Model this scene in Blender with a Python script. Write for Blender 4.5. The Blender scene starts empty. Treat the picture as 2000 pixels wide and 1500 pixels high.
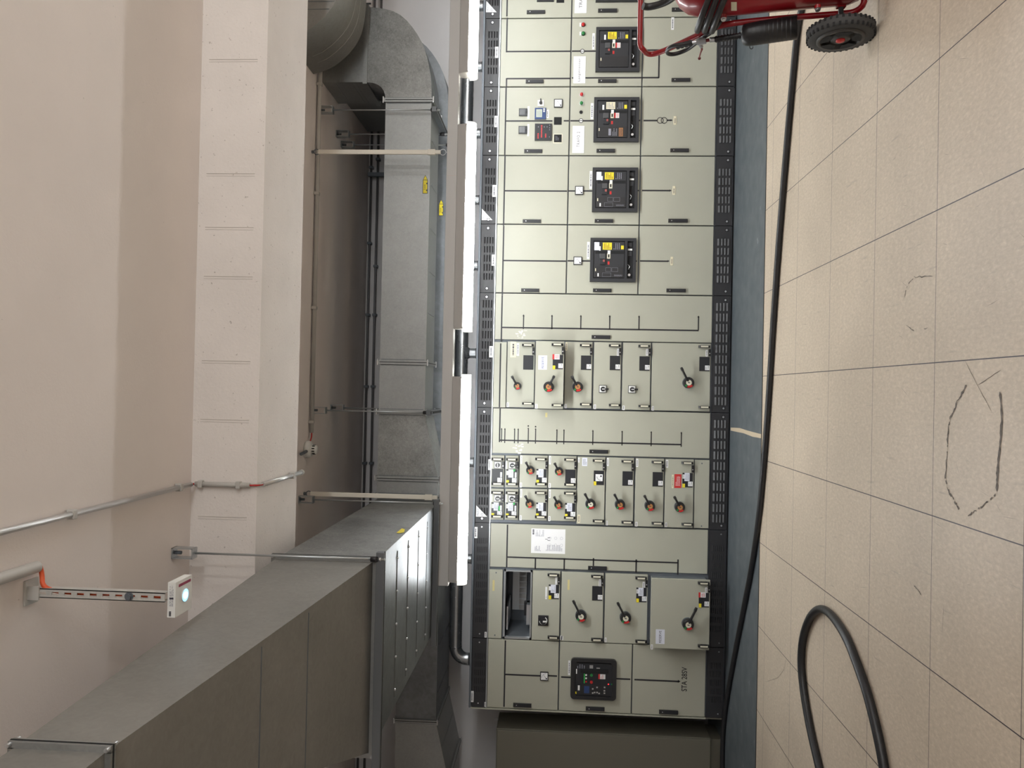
import bpy, bmesh, math, random
from mathutils import Vector, Matrix
random.seed(11)
S = bpy.context.scene
COL = S.collection
V = Vector

# ------------------------------------------------------------------ camera (solved from the 600 mm floor tiles and cubicles)
FPX, PIT, YAW, ROL, HCAM = 1516.9, 0.0599721, -0.00948619, 0.0202692, 1.4721418
cp, sp, cy, sy, cr, sr = math.cos(PIT), math.sin(PIT), math.cos(YAW), math.sin(YAW), math.cos(ROL), math.sin(ROL)
FW = V((-sy*cp, cy*cp, sp)); RT = V((cy, sy, 0)); UPV = RT.cross(FW)
R2 = cr*RT + sr*UPV; U2 = -sr*RT + cr*UPV
CAM = V((0, 0, HCAM))
def ray(px, py): return FW + R2*((750-py)/FPX) - U2*((px-1000)/FPX)
def at_y(px, py, y): r = ray(px, py); return CAM + r*(y/r.y)
def at_z(px, py, z): r = ray(px, py); return CAM + r*((z-HCAM)/r.z)
def at_x(px, py, x): r = ray(px, py); return CAM + r*(x/r.x)

YF = 6.734            # front plane of the switchboard
ZC = 3.36             # ceiling
YW = 7.45             # rear wall
YL = 5.72             # lamp row

cam_d = bpy.data.cameras.new('camera')
cam = bpy.data.objects.new('camera', cam_d); COL.objects.link(cam)
cam_d.sensor_width = 36; cam_d.sensor_fit = 'HORIZONTAL'; cam_d.lens = FPX*36/2000
cam_d.clip_start = .05; cam_d.clip_end = 60
M3 = Matrix((-U2, R2, -FW)).transposed()
cam.matrix_world = Matrix.Translation(CAM) @ M3.to_4x4()
S.camera = cam

# ------------------------------------------------------------------ materials
MATS = {}
def mat(name, col, rough=.5, metal=0, emit=None, estr=0, spec=.5, bump=0, bscale=60, var=0, vscale=8, stretch=None, coat=0, trans=0):
    m = bpy.data.materials.new(name); m.use_nodes = True
    nt = m.node_tree; b = nt.nodes['Principled BSDF']
    b.inputs['Base Color'].default_value = (*col, 1)
    b.inputs['Roughness'].default_value = rough
    b.inputs['Metallic'].default_value = metal
    b.inputs['Specular IOR Level'].default_value = spec
    if coat: b.inputs['Coat Weight'].default_value = coat
    if trans: b.inputs['Transmission Weight'].default_value = trans
    if emit:
        b.inputs['Emission Color'].default_value = (*emit, 1); b.inputs['Emission Strength'].default_value = estr
    if bump or var:
        tc = nt.nodes.new('ShaderNodeTexCoord'); mp = nt.nodes.new('ShaderNodeMapping')
        nt.links.new(tc.outputs['Object'], mp.inputs['Vector'])
        if stretch: mp.inputs['Scale'].default_value = stretch
    if bump:
        n = nt.nodes.new('ShaderNodeTexNoise'); n.inputs['Scale'].default_value = bscale; n.inputs['Detail'].default_value = 3
        bp = nt.nodes.new('ShaderNodeBump'); bp.inputs['Strength'].default_value = bump; bp.inputs['Distance'].default_value = .01
        nt.links.new(mp.outputs['Vector'], n.inputs['Vector']); nt.links.new(n.outputs['Fac'], bp.inputs['Height']); nt.links.new(bp.outputs['Normal'], b.inputs['Normal'])
    if var:
        n = nt.nodes.new('ShaderNodeTexNoise'); n.inputs['Scale'].default_value = vscale; n.inputs['Detail'].default_value = 5; n.inputs['Roughness'].default_value = .6
        r = nt.nodes.new('ShaderNodeValToRGB')
        r.color_ramp.elements[0].position = .3; r.color_ramp.elements[1].position = .7
        r.color_ramp.elements[0].color = (*[c*(1-var) for c in col], 1); r.color_ramp.elements[1].color = (*[min(1, c*(1+var)) for c in col], 1)
        nt.links.new(mp.outputs['Vector'], n.inputs['Vector']); nt.links.new(n.outputs['Fac'], r.inputs['Fac']); nt.links.new(r.outputs['Color'], b.inputs['Base Color'])
    if name in ('beam_paint', 'ceiling_paint'):
        sp_ = nt.nodes.new('ShaderNodeTexNoise'); sp_.inputs['Scale'].default_value = 55; sp_.inputs['Detail'].default_value = 2; nt.links.new(mp.outputs['Vector'], sp_.inputs['Vector'])
        rr = nt.nodes.new('ShaderNodeValToRGB'); rr.color_ramp.elements[0].position = .70 if name[0] == 'b' else .76; rr.color_ramp.elements[1].position = .78 if name[0] == 'b' else .84; rr.color_ramp.elements[0].color = (1, 1, 1, 1); rr.color_ramp.elements[1].color = (.62, .60, .58, 1)
        mu = nt.nodes.new('ShaderNodeMix'); mu.data_type = 'RGBA'; mu.blend_type = 'MULTIPLY'; mu.inputs[0].default_value = 1
        nt.links.new(sp_.outputs['Fac'], rr.inputs['Fac']); nt.links.new(r.outputs['Color'], mu.inputs[6]); nt.links.new(rr.outputs['Color'], mu.inputs[7]); nt.links.new(mu.outputs[2], b.inputs['Base Color'])
    MATS[name] = m
    return m

mat('ceiling_paint', (.83, .76, .725), .9, bump=.08, bscale=90, var=.03, vscale=1.5)
mat('wall_paint', (.68, .66, .66), .85, bump=.05, bscale=80, var=.03, vscale=2)
mat('beam_paint', (.79, .735, .70), .9, bump=.15, bscale=70, var=.04, vscale=3)
mat('seam_paint', (.60, .55, .51), .95)
mat('beige_paint', (.418, .415, .340), .42, spec=.45, bump=.05, bscale=420, var=.025, vscale=3)
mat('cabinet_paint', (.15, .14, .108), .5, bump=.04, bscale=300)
mat('frame_steel', (.13, .145, .165), .45, .3)
mat('frame_zinc', (.50, .53, .55), .35, .8)
mat('black_paint', (.028, .028, .031), .42, spec=.5, bump=.12, bscale=260)
mat('slot_dark', (.008, .008, .009), .8)
mat('black_plastic', (.016, .016, .018), .35)
mat('grey_plastic', (.022, .023, .027), .5)
mat('dark_panel', (.015, .016, .020), .45)
mat('mimic_black', (.014, .013, .018), .5)
mat('white_label', (.80, .80, .80), .5)
mat('paper', (.68, .70, .78), .6)
mat('cream_label', (.72, .66, .48), .55)
mat('cream_plastic', (.66, .63, .50), .45)
mat('ink', (.03, .03, .05), .6)
mat('blue_ink', (.05, .06, .20), .6)
mat('grey_ink', (.28, .28, .33), .7)
mat('yellow_label', (.80, .66, .03), .5)
mat('red_label', (.55, .035, .035), .5)
mat('red_paint', (.27, .005, .010), .32, coat=.25)
mat('red_plastic', (.50, .02, .02), .35)
mat('dull_red', (.30, .07, .06), .5)
mat('dark_red', (.16, .01, .015), .5)
mat('green_plastic', (.02, .20, .05), .4)
mat('green_label', (.03, .42, .08), .5)
mat('copper_disc', (.42, .19, .06), .45)
mat('white_plastic', (.78, .78, .76), .4)
mat('silver', (.65, .66, .68), .28, .9)
mat('blue_plastic', (.02, .05, .16), .4)
mat('lcd', (.42, .47, .38), .3)
mat('red_led', (.3, .01, .01), .5, emit=(1, .03, .03), estr=2.2)
mat('rubber', (.013, .013, .015), .42, bump=.1, bscale=60)
mat('tyre_rubber', (.045, .044, .044), .7, bump=.1, bscale=80)
mat('wheel_plastic', (.050, .046, .043), .55)
mat('orange_plastic', (.72, .10, .025), .5)
mat('residue', (.66, .66, .60), .7, var=.15, vscale=60)
mat('tape_residue', (.62, .54, .25), .7)
mat('lamp_body', (.45, .435, .42), .55)
mat('lamp_clear', (.9, .9, .9), .3, emit=(.96, .99, 1), estr=41)
mat('lamp_end', (.72, .70, .66), .35, emit=(.97, 1, .95), estr=.8)
mat('rail_paint', (.56, .555, .55), .6)
mat('pipe_dark', (.14, .135, .14), .4, .4)
mat('dark_ink', (.085, .085, .10), .6)
mat('conduit_grey', (.50, .48, .45), .5)
mat('conduit_alu', (.62, .61, .60), .35, .7)
mat('pole_cream', (.80, .76, .67), .5)
mat('led_core', (1, 1, 1), .4, emit=(.75, .88, 1), estr=14)
mat('led_ring', (.3, .6, 1), .3, emit=(.25, .62, 1), estr=1.6)
mat('label_maroon', (.28, .02, .07), .5)
mat('grey_valve', (.30, .31, .33), .4)
mat('glass', (.07, .072, .075), .2)
mat('dust_dark', (.03, .028, .025), .8)

def galvanised(name, base, rough, spangle, dirt=.25, metal=.75):
    m = bpy.data.materials.new(name); m.use_nodes = True; nt = m.node_tree; b = nt.nodes['Principled BSDF']
    b.inputs['Metallic'].default_value = metal
    tc = nt.nodes.new('ShaderNodeTexCoord')
    vo = nt.nodes.new('ShaderNodeTexNoise'); vo.inputs['Scale'].default_value = spangle; vo.inputs['Detail'].default_value = 4; vo.inputs['Distortion'].default_value = 1.2
    no = nt.nodes.new('ShaderNodeTexNoise'); no.inputs['Scale'].default_value = 2.2; no.inputs['Detail'].default_value = 6; no.inputs['Roughness'].default_value = .7
    for n in (vo, no): nt.links.new(tc.outputs['Object'], n.inputs['Vector'])
    r = nt.nodes.new('ShaderNodeValToRGB'); r.color_ramp.elements[0].position = .35; r.color_ramp.elements[1].position = .68
    r.color_ramp.elements[0].color = (*[c*(1-dirt) for c in base], 1); r.color_ramp.elements[1].color = (*base, 1)
    mx = nt.nodes.new('ShaderNodeMix'); mx.data_type = 'FLOAT'; mx.inputs[0].default_value = .35
    nt.links.new(no.outputs['Fac'], mx.inputs[2]); nt.links.new(vo.outputs['Fac'], mx.inputs[3])
    nt.links.new(mx.outputs[0], r.inputs['Fac']); nt.links.new(r.outputs['Color'], b.inputs['Base Color'])
    mr = nt.nodes.new('ShaderNodeMapRange'); mr.inputs[3].default_value = rough-.1; mr.inputs[4].default_value = rough+.12
    nt.links.new(no.outputs['Fac'], mr.inputs[0]); nt.links.new(mr.outputs[0], b.inputs['Roughness'])
    MATS[name] = m
galvanised('galvanised', (.40, .41, .405), .45, 55)
galvanised('galvanised_spangle', (.42, .425, .415), .5, 62, .58)
galvanised('galvanised_shiny', (.26, .275, .29), .42, 14, .45, .85)
galvanised('pipe_steel', (.50, .52, .54), .26, 20, .25, .9)
galvanised('galvanised_dull', (.33, .32, .30), .55, 30, .25, .55)

def floor_mat():
    m = bpy.data.materials.new('vinyl_tiles'); m.use_nodes = True; nt = m.node_tree; b = nt.nodes['Principled BSDF']
    N = nt.nodes.new; L = nt.links.new
    tc = N('ShaderNodeTexCoord'); sx = N('ShaderNodeSeparateXYZ'); L(tc.outputs['Object'], sx.inputs[0])
    def line(sock, off, w):
        a = N('ShaderNodeMath'); a.operation = 'SUBTRACT'; L(sock, a.inputs[0]); a.inputs[1].default_value = off-.3
        p = N('ShaderNodeMath'); p.operation = 'PINGPONG'; L(a.outputs[0], p.inputs[0]); p.inputs[1].default_value = .3
        # the joint sits where the ping-pong reaches .3
        c = N('ShaderNodeMath'); c.operation = 'GREATER_THAN'; L(p.outputs[0], c.inputs[0]); c.inputs[1].default_value = .3-w
        return c.outputs[0]
    lx = line(sx.outputs[0], .747, .0022); ly = line(sx.outputs[1], 3.143, .0016)
    mxl = N('ShaderNodeMath'); mxl.operation = 'MAXIMUM'; L(lx, mxl.inputs[0]); L(ly, mxl.inputs[1])
    mp = N('ShaderNodeMapping'); mp.inputs['Scale'].default_value = (1, .5, 1); L(tc.outputs['Object'], mp.inputs[0])
    n1 = N('ShaderNodeTexNoise'); n1.inputs['Scale'].default_value = 75; n1.inputs['Detail'].default_value = 6; n1.inputs['Roughness'].default_value = .68; n1.inputs['Distortion'].default_value = .35
    L(mp.outputs[0], n1.inputs[0])
    r = N('ShaderNodeValToRGB'); e = r.color_ramp.elements
    e[0].position = .22; e[0].color = (0.454, 0.376, 0.291, 1); e[1].position = .80; e[1].color = (0.713, 0.611, 0.492, 1)
    k = e.new(.45); k.color = (0.529, 0.444, 0.347, 1); k2 = e.new(.56); k2.color = (0.572, 0.481, 0.379, 1)
    L(n1.outputs[0], r.inputs[0])
    n2 = N('ShaderNodeTexNoise'); n2.inputs['Scale'].default_value = 1.4; n2.inputs['Detail'].default_value = 3; L(tc.outputs['Object'], n2.inputs[0])
    mr = N('ShaderNodeMapRange'); mr.inputs[1].default_value = .3; mr.inputs[2].default_value = .7; mr.inputs[3].default_value = .90; mr.inputs[4].default_value = 1.06; L(n2.outputs[0], mr.inputs[0])
    mul = N('ShaderNodeMix'); mul.data_type = 'RGBA'; mul.blend_type = 'MULTIPLY'; mul.inputs[0].default_value = 1
    L(r.outputs[0], mul.inputs[6]); L(mr.outputs[0], mul.inputs[7])
    # fine scuffs: stretched noise cut high
    mp2 = N('ShaderNodeMapping'); mp2.inputs['Scale'].default_value = (30, 3.2, 1); mp2.inputs['Rotation'].default_value = (0, 0, .35); L(tc.outputs['Object'], mp2.inputs[0])
    n3 = N('ShaderNodeTexNoise'); n3.inputs['Scale'].default_value = 1.3; n3.inputs['Detail'].default_value = 3; L(mp2.outputs[0], n3.inputs[0])
    r3 = N('ShaderNodeValToRGB'); r3.color_ramp.elements[0].position = .66; r3.color_ramp.elements[0].color = (0, 0, 0, 1); r3.color_ramp.elements[1].position = .76; r3.color_ramp.elements[1].color = (.45, .45, .45, 1); L(n3.outputs[0], r3.inputs[0])
    m3 = N('ShaderNodeMix'); m3.data_type = 'RGBA'; L(r3.outputs[0], m3.inputs[0]); L(mul.outputs[2], m3.inputs[6]); m3.inputs[7].default_value = (.28, .24, .20, 1)
    m4 = N('ShaderNodeMix'); m4.data_type = 'RGBA'; L(mxl.outputs[0], m4.inputs[0]); L(m3.outputs[2], m4.inputs[6]); m4.inputs[7].default_value = (.05, .04, .05, 1)
    L(m4.outputs[2], b.inputs['Base Color'])
    b.inputs['Roughness'].default_value = .42; b.inputs['Specular IOR Level'].default_value = .4
    MATS['vinyl_tiles'] = m
floor_mat()
def teal_mat():
    m = bpy.data.materials.new('teal_paint'); m.use_nodes = True; nt = m.node_tree; b = nt.nodes['Principled BSDF']; N = nt.nodes.new; L = nt.links.new
    tc = N('ShaderNodeTexCoord'); n = N('ShaderNodeTexNoise'); n.inputs['Scale'].default_value = 9; n.inputs['Detail'].default_value = 6; L(tc.outputs['Object'], n.inputs[0])
    r = N('ShaderNodeValToRGB'); e = r.color_ramp.elements
    e[0].position = .3; e[0].color = (.075, .092, .104, 1); e[1].position = .70; e[1].color = (.116, .131, .141, 1)
    k = e.new(.76); k.color = (.24, .27, .28, 1)
    L(n.outputs[0], r.inputs[0]); L(r.outputs[0], b.inputs['Base Color']); b.inputs['Roughness'].default_value = .55
    MATS['teal_paint'] = m
teal_mat()
mat('scratch', (.30, .255, .215), .8)
mat('strut_zinc', (.56, .55, .525), .5, .25)
mat('strut_dark', (.15, .16, .17), .45, .4)
mat('screed', (.52, .43, .31), .8)
mat('scuff_black', (.15, .13, .115), .8, var=.45, vscale=60)

# ------------------------------------------------------------------ mesh builder
class MB:
    def __init__(s): s.v = []; s.f = []; s.m = []; s.mats = []; s.sm = []
    def mi(s, n):
        if n not in s.mats: s.mats.append(n)
        return s.mats.index(n)
    def add(s, vs, fs, m, smooth=False):
        o = len(s.v); s.v += [V(p) for p in vs]; k = s.mi(m)
        for f in fs: s.f.append([i+o for i in f]); s.m.append(k); s.sm.append(smooth)
        return s
    def poly(s, pts, m): return s.add(pts, [list(range(len(pts)))], m)
    def box(s, x0, x1, y0, y1, z0, z1, m):
        return s.add([(x, y, z) for x in (x0, x1) for y in (y0, y1) for z in (z0, z1)],
                     [(0, 1, 3, 2), (4, 6, 7, 5), (0, 4, 5, 1), (2, 3, 7, 6), (0, 2, 6, 4), (1, 5, 7, 3)], m)
    def hull8(s, bot, top, m):      # two quads, lofted
        return s.add(list(bot)+list(top), [(0, 1, 2, 3), (7, 6, 5, 4), (0, 4, 5, 1), (1, 5, 6, 2), (2, 6, 7, 3), (3, 7, 4, 0)], m)
    def prism(s, pts, y0, y1, m, smooth=False):      # polygon in x,z pushed along y
        n = len(pts)
        s.add([(x, y0, z) for x, z in pts]+[(x, y1, z) for x, z in pts], [list(range(n)), list(range(2*n-1, n-1, -1))], m)
        s.add([(x, y0, z) for x, z in pts]+[(x, y1, z) for x, z in pts], [(i, (i+1) % n, (i+1) % n+n, i+n) for i in range(n)], m, smooth)
        return s
    def prism_x(s, pts, x0, x1, m):                  # polygon in y,z pushed along x
        n = len(pts)
        return s.add([(x0, y, z) for y, z in pts]+[(x1, y, z) for y, z in pts],
                     [list(range(n)), list(range(2*n-1, n-1, -1))]+[(i, (i+1) % n, (i+1) % n+n, i+n) for i in range(n)], m)
    def frame(s, d):
        d = V(d).normalized(); a = V((0, 0, 1)) if abs(d.z) < .9 else V((1, 0, 0))
        u = d.cross(a).normalized(); return u, d.cross(u)
    def cyl(s, p0, p1, r, m, seg=16, r1=None, caps=True):
        p0 = V(p0); p1 = V(p1); r1 = r if r1 is None else r1; u, w = s.frame(p1-p0)
        c = [(math.cos(2*math.pi*i/seg), math.sin(2*math.pi*i/seg)) for i in range(seg)]
        vs = [p0+u*(a*r)+w*(b*r) for a, b in c]+[p1+u*(a*r1)+w*(b*r1) for a, b in c]
        s.add(vs, [(i, (i+1) % seg, (i+1) % seg+seg, i+seg) for i in range(seg)], m, True)
        if caps:
            s.add(vs[:seg], [list(range(seg))], m); s.add(vs[seg:], [list(range(seg))[::-1]], m)
        return s
    def lathe(s, prof, o, d, m, seg=24):
        o = V(o); d = V(d).normalized(); u, w = s.frame(d); vs = []
        for r, h in prof:
            for i in range(seg):
                a = 2*math.pi*i/seg; vs.append(o+d*h+u*(math.cos(a)*r)+w*(math.sin(a)*r))
        fs = [(k*seg+i, k*seg+(i+1) % seg, (k+1)*seg+(i+1) % seg, (k+1)*seg+i) for k in range(len(prof)-1) for i in range(seg)]
        s.add(vs, fs, m, True); return s
    def tube(s, pts, r, m, seg=12, smoothpath=0, caps=True):
        P = [V(p) for p in pts]
        for _ in range(smoothpath):
            Q = [P[0]]
            for a, b in zip(P, P[1:]): Q += [a*.75+b*.25, a*.25+b*.75]
            P = Q+[P[-1]]
        vs = []; u = None; n = len(P)
        for i, p in enumerate(P):
            d = (P[min(i+1, n-1)]-P[max(i-1, 0)]).normalized()
            if u is None: u, _ = s.frame(d)
            u = (u-d*u.dot(d)).normalized(); w = d.cross(u)
            rr = r[i] if isinstance(r, (list, tuple)) else r
            for k in range(seg):
                a = 2*math.pi*k/seg; vs.append(p+u*(math.cos(a)*rr)+w*(math.sin(a)*rr))
        s.add(vs, [(i*seg+k, i*seg+(k+1) % seg, (i+1)*seg+(k+1) % seg, (i+1)*seg+k) for i in range(n-1) for k in range(seg)], m, True)
        if caps: s.add(vs[:seg], [list(range(seg))], m); s.add(vs[-seg:], [list(range(seg))[::-1]], m)
        return s
    def sphere(s, c, r, m, seg=14):
        k = seg//2; return s.lathe([(max(1e-4, math.sin(math.pi*i/k)*r), -math.cos(math.pi*i/k)*r) for i in range(k+1)], c, (0, 0, 1), m, seg)
    def disc_y(s, x, y, z, r, m, seg=20, a0=0, a1=360, r0=0):   # flat arc facing -y
        n = seg; A = [math.radians(a0+(a1-a0)*i/n) for i in range(n+1)]
        vs = [(x+math.cos(a)*r, y, z+math.sin(a)*r) for a in A]+[(x+math.cos(a)*r0, y, z+math.sin(a)*r0) for a in A]
        return s.add(vs, [(i, i+1, n+1+i+1, n+1+i) for i in range(n)], m)
    def rect(s, q, y, m, t=.0015):                  # thin plate on a front, q = x0,x1,z0,z1
        return s.box(q[0], q[1], y-t, y, q[2], q[3], m)
    def text(s, t, x, y, z, h, m, w=None, bold=False, spacing=1, narrow=1):   # centred, facing -y
        c = bpy.data.curves.new('txt', 'FONT'); c.body = t; c.size = 1; c.align_x = 'CENTER'; c.align_y = 'CENTER'; c.resolution_u = 3; c.space_character = spacing
        if bold: c.offset = .012
        o = bpy.data.objects.new('txt', c); COL.objects.link(o); bpy.context.view_layer.update()
        me = bpy.data.meshes.new_from_object(o.evaluated_get(bpy.context.evaluated_depsgraph_get()))
        xs = [p.co.x for p in me.vertices]; zs = [p.co.y for p in me.vertices]
        k = h/(max(zs)-min(zs)); kx = k*narrow if w is None else w/(max(xs)-min(xs))
        cx = (max(xs)+min(xs))/2; cz = (max(zs)+min(zs))/2
        s.add([(x+(p.co.x-cx)*kx, y-.0003, z+(p.co.y-cz)*k) for p in me.vertices], [list(f.vertices) for f in me.polygons], m)
        bpy.data.objects.remove(o); bpy.data.curves.remove(c); bpy.data.meshes.remove(me)
        return s
    def scribble(s, q, y, m, rows, fill=.5, margin=.12, seedv=0):      # illegible rows of small print
        rnd = random.Random(seedv*31+rows); x0, x1, z0, z1 = q; w = x1-x0; h = z1-z0
        for i in range(rows):
            zz = z1-h*margin-(h*(1-2*margin))*(i+.5)/rows; t = h*(1-2*margin)/rows*fill/2; x = x0+w*margin
            while x < x1-w*margin:
                l = w*rnd.uniform(.05, .16); e = min(x+l, x1-w*margin); s.poly([(x, y, zz-t), (e, y, zz-t), (e, y, zz+t), (x, y, zz+t)], m); x = e+w*.03
                if rnd.random() < .06: break
        return s
    def build(s, name, parent=None, base=None, bevel=0, weld=True):
        if base is None:
            if parent is not None:
                base = V(parent['_o'])
            else:
                xs = [p.x for p in s.v]; ys = [p.y for p in s.v]; zs = [p.z for p in s.v]
                base = V(((min(xs)+max(xs))/2, (min(ys)+max(ys))/2, min(zs)))
        me = bpy.data.meshes.new(name); me.from_pydata([p-base for p in s.v], [], s.f)
        for n in s.mats: me.materials.append(MATS[n])
        for p, k, sm in zip(me.polygons, s.m, s.sm): p.material_index = k; p.use_smooth = sm
        bm = bmesh.new(); bm.from_mesh(me)
        if weld: bmesh.ops.remove_doubles(bm, verts=bm.verts, dist=1e-5)
        bmesh.ops.recalc_face_normals(bm, faces=bm.faces); bm.to_mesh(me); bm.free()
        o = bpy.data.objects.new(name, me); COL.objects.link(o)
        if parent is None: o.location = base
        else: o.parent = parent
        o['_o'] = tuple(base)
        if bevel:
            b = o.modifiers.new('bevel', 'BEVEL'); b.width = bevel; b.segments = 2; b.limit_method = 'ANGLE'
        return o
def tag(o, label, cat, group=None):
    o['label'] = label; o['category'] = cat
    if group: o['group'] = group
    return o
def thing(name, label, cat, loc, group=None):
    o = bpy.data.objects.new(name, None); COL.objects.link(o); o.location = loc; o.empty_display_size = .1; o['_o'] = tuple(loc)
    return tag(o, label, cat, group)
def structure(o): o['kind'] = 'structure'; return o
def lab(o, t): o['label'] = t; return o

# ------------------------------------------------------------------ the room
X0, X1, Y0 = -4.6, 6.2, -3.2
YT = 5.715            # edge of the vinyl tiles
b = MB(); b.poly([(X0, Y0, 0), (X1, Y0, 0), (X1, YT, 0), (X0, YT, 0)], 'vinyl_tiles'); b.box(X0, X1, Y0, YT, -.05, -.001, 'vinyl_tiles')
def ribbon(b, pts, w, m, z=.0012, jit=.004):
    P = [at_z(x, y, z) for x, y in pts]; Q = []
    for a, c in zip(P, P[1:]):
        for k in range(7): Q.append(a.lerp(c, k/7)+V((random.uniform(-jit, jit), random.uniform(-jit, jit), 0)))
    Q.append(P[-1]); L = []; n = len(Q)
    for i, p in enumerate(Q):
        d = (Q[min(i+1, n-1)]-Q[max(0, i-1)]).normalized(); e = V((-d.y, d.x, 0)); ww = w*random.uniform(.25, 1)*(.35 if i in (0, n-1) else 1)
        L += [p+e*ww, p-e*ww]
    b.add(L, [(2*i, 2*i+1, 2*i+3, 2*i+2) for i in range(n-1) if jit < .003 or random.random() > .22], m)
ribbon(b, [(1888, 752), (1872, 780), (1856, 815), (1851, 845), (1850, 880), (1846, 930), (1851, 955), (1866, 982), (1873, 995)], .006, 'scuff_black')
ribbon(b, [(1953, 765), (1957, 815), (1953, 870), (1948, 920), (1947, 960)], .008, 'scuff_black', jit=.002)
ribbon(b, [(1947, 962), (1930, 980), (1910, 995), (1890, 1008)], .004, 'scuff_black')
for _ in range(190):       # short scratches in the vinyl
    x = random.uniform(-2.6, 2.2); y = random.uniform(2.2, 5.6); a = random.gauss(1.35, .5); l = random.uniform(.012, .055); e = random.uniform(.0004, .0011); d = V((math.cos(a), math.sin(a), 0)); n_ = V((-d.y, d.x, 0)); c = V((x, y, .0011))
    b.poly([c-d*l-n_*e*.3, c+n_*-e, c+d*l, c+n_*e], 'scratch')
ribbon(b, [(1885, 705), (1905, 745), (1937, 805)], .0012, 'scuff_black', jit=.001)
ribbon(b, [(1955, 722), (1910, 752)], .0012, 'scuff_black', jit=.001)
ribbon(b, [(1767, 580), (1772, 555), (1785, 541), (1822, 540)], .0025, 'scuff_black')
ribbon(b, [(1770, 635), (1785, 645), (1812, 640)], .0025, 'scuff_black')
ribbon(b, [(1785, 1143), (1792, 1152), (1800, 1163)], .004, 'scuff_black', jit=.002)
ribbon(b, [(1843, 1180), (1840, 1240)], .001, 'scuff_black', jit=.001)
ribbon(b, [(1535, 1288), (1531, 1308), (1519, 1324), (1495, 1332)], .0012, 'scuff_black', jit=0)
structure(b.build('floor', base=V((0, 0, 0))))
b = MB(); b.box(X0, X1, YT+.001, YW, -.05, .002, 'teal_paint')
pk = [at_z(x, y, .003) for x, y in ((1427, 835), (1445, 836), (1460, 841), (1487, 848), (1487, 856), (1470, 853), (1452, 846), (1427, 841))]
b.poly(pk, 'screed')
b.box(X0, X1, YT-.004, YT+.004, -.01, .0035, 'dust_dark')
structure(b.build('floor_strip', base=V((0, 0, 0))))
b = MB(); b.box(X0, X1, Y0, YW, ZC, ZC+.1, 'ceiling_paint'); structure(b.build('ceiling', base=V((0, 0, 0))))
b = MB(); b.box(X0-.1, X1+.1, YW, YW+.1, -.05, ZC+.1, 'wall_paint'); structure(b.build('wall_back', base=V((0, 0, 0))))
b = MB(); b.box(X0-.1, X1+.1, Y0-.1, Y0, -.05, ZC+.1, 'wall_paint'); structure(b.build('wall_front', base=V((0, 0, 0))))
b = MB(); b.box(X0-.1, X0, Y0, YW, -.05, ZC+.1, 'wall_paint'); structure(b.build('wall_left', base=V((0, 0, 0))))
b = MB(); b.box(X1, X1+.1, Y0, YW, -.05, ZC+.1, 'wall_paint'); structure(b.build('wall_right', base=V((0, 0, 0))))
YB0, YB1, ZB = 3.92, 4.53, 3.012
b = MB(); b.box(X0, X1, YB0, YB1, ZB, ZC+.02, 'beam_paint')
for py in (116, 339, 444, 540, 705, 820, 1010):      # shuttering ridges across the beam face
    x = at_y(450, py, YB0).x
    b.box(x-.002, x+.002, YB0-.002, YB0+.01, ZB+.05, ZC-.04, 'seam_paint'); b.box(x-.014, x-.011, YB0-.0015, YB0+.01, ZB+.05, ZC-.04, 'seam_paint')
structure(b.build('ceiling_beam', base=V((0, 0, 0)), bevel=.006))

# ------------------------------------------------------------------ switchboard helpers
def fx(px, py, y=YF): p = at_y(px, py, y); return p.x, p.z
def R(a, b_, c, d, y=YF):       # photo box -> x0,x1,z0,z1 on the front plane
    p = [fx(a, c, y), fx(b_, c, y), fx(a, d, y), fx(b_, d, y)]
    return ((p[2][0]+p[3][0])/2, (p[0][0]+p[1][0])/2, (p[1][1]+p[3][1])/2, (p[0][1]+p[2][1])/2)
def seg(b, p, q, w=.0125, y=YF-.0005, m='mimic_black', t=.0012):
    (x0, z0), (x1, z1) = fx(*p), fx(*q)
    if abs(x1-x0) > abs(z1-z0): z0 = z1 = (z0+z1)/2
    else: x0 = x1 = (x0+x1)/2
    x0, x1 = min(x0, x1), max(x0, x1); z0, z1 = min(z0, z1), max(z0, z1)
    if x1-x0 > z1-z0: b.box(x0-w/2, x1+w/2, y-t, y, z0-w/2, z0+w/2, m)
    else: b.box(x0-w/2, x0+w/2, y-t, y, z0, z1, m)
def arrow(b, p, d, s=.016, y=YF-.0017, m='mimic_black'):
    x, z = fx(*p); dx, dz = d; b.poly([(x+dx*s*1.3, y, z+dz*s*1.3), (x+dz*s*.75, y, z-dx*s*.75), (x-dz*s*.75, y, z+dx*s*.75)], m)
Z_LO, Z_HI = .168, 2.041
GT0, GT1 = 2.049, 2.172
DOOR_T = .022

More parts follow.
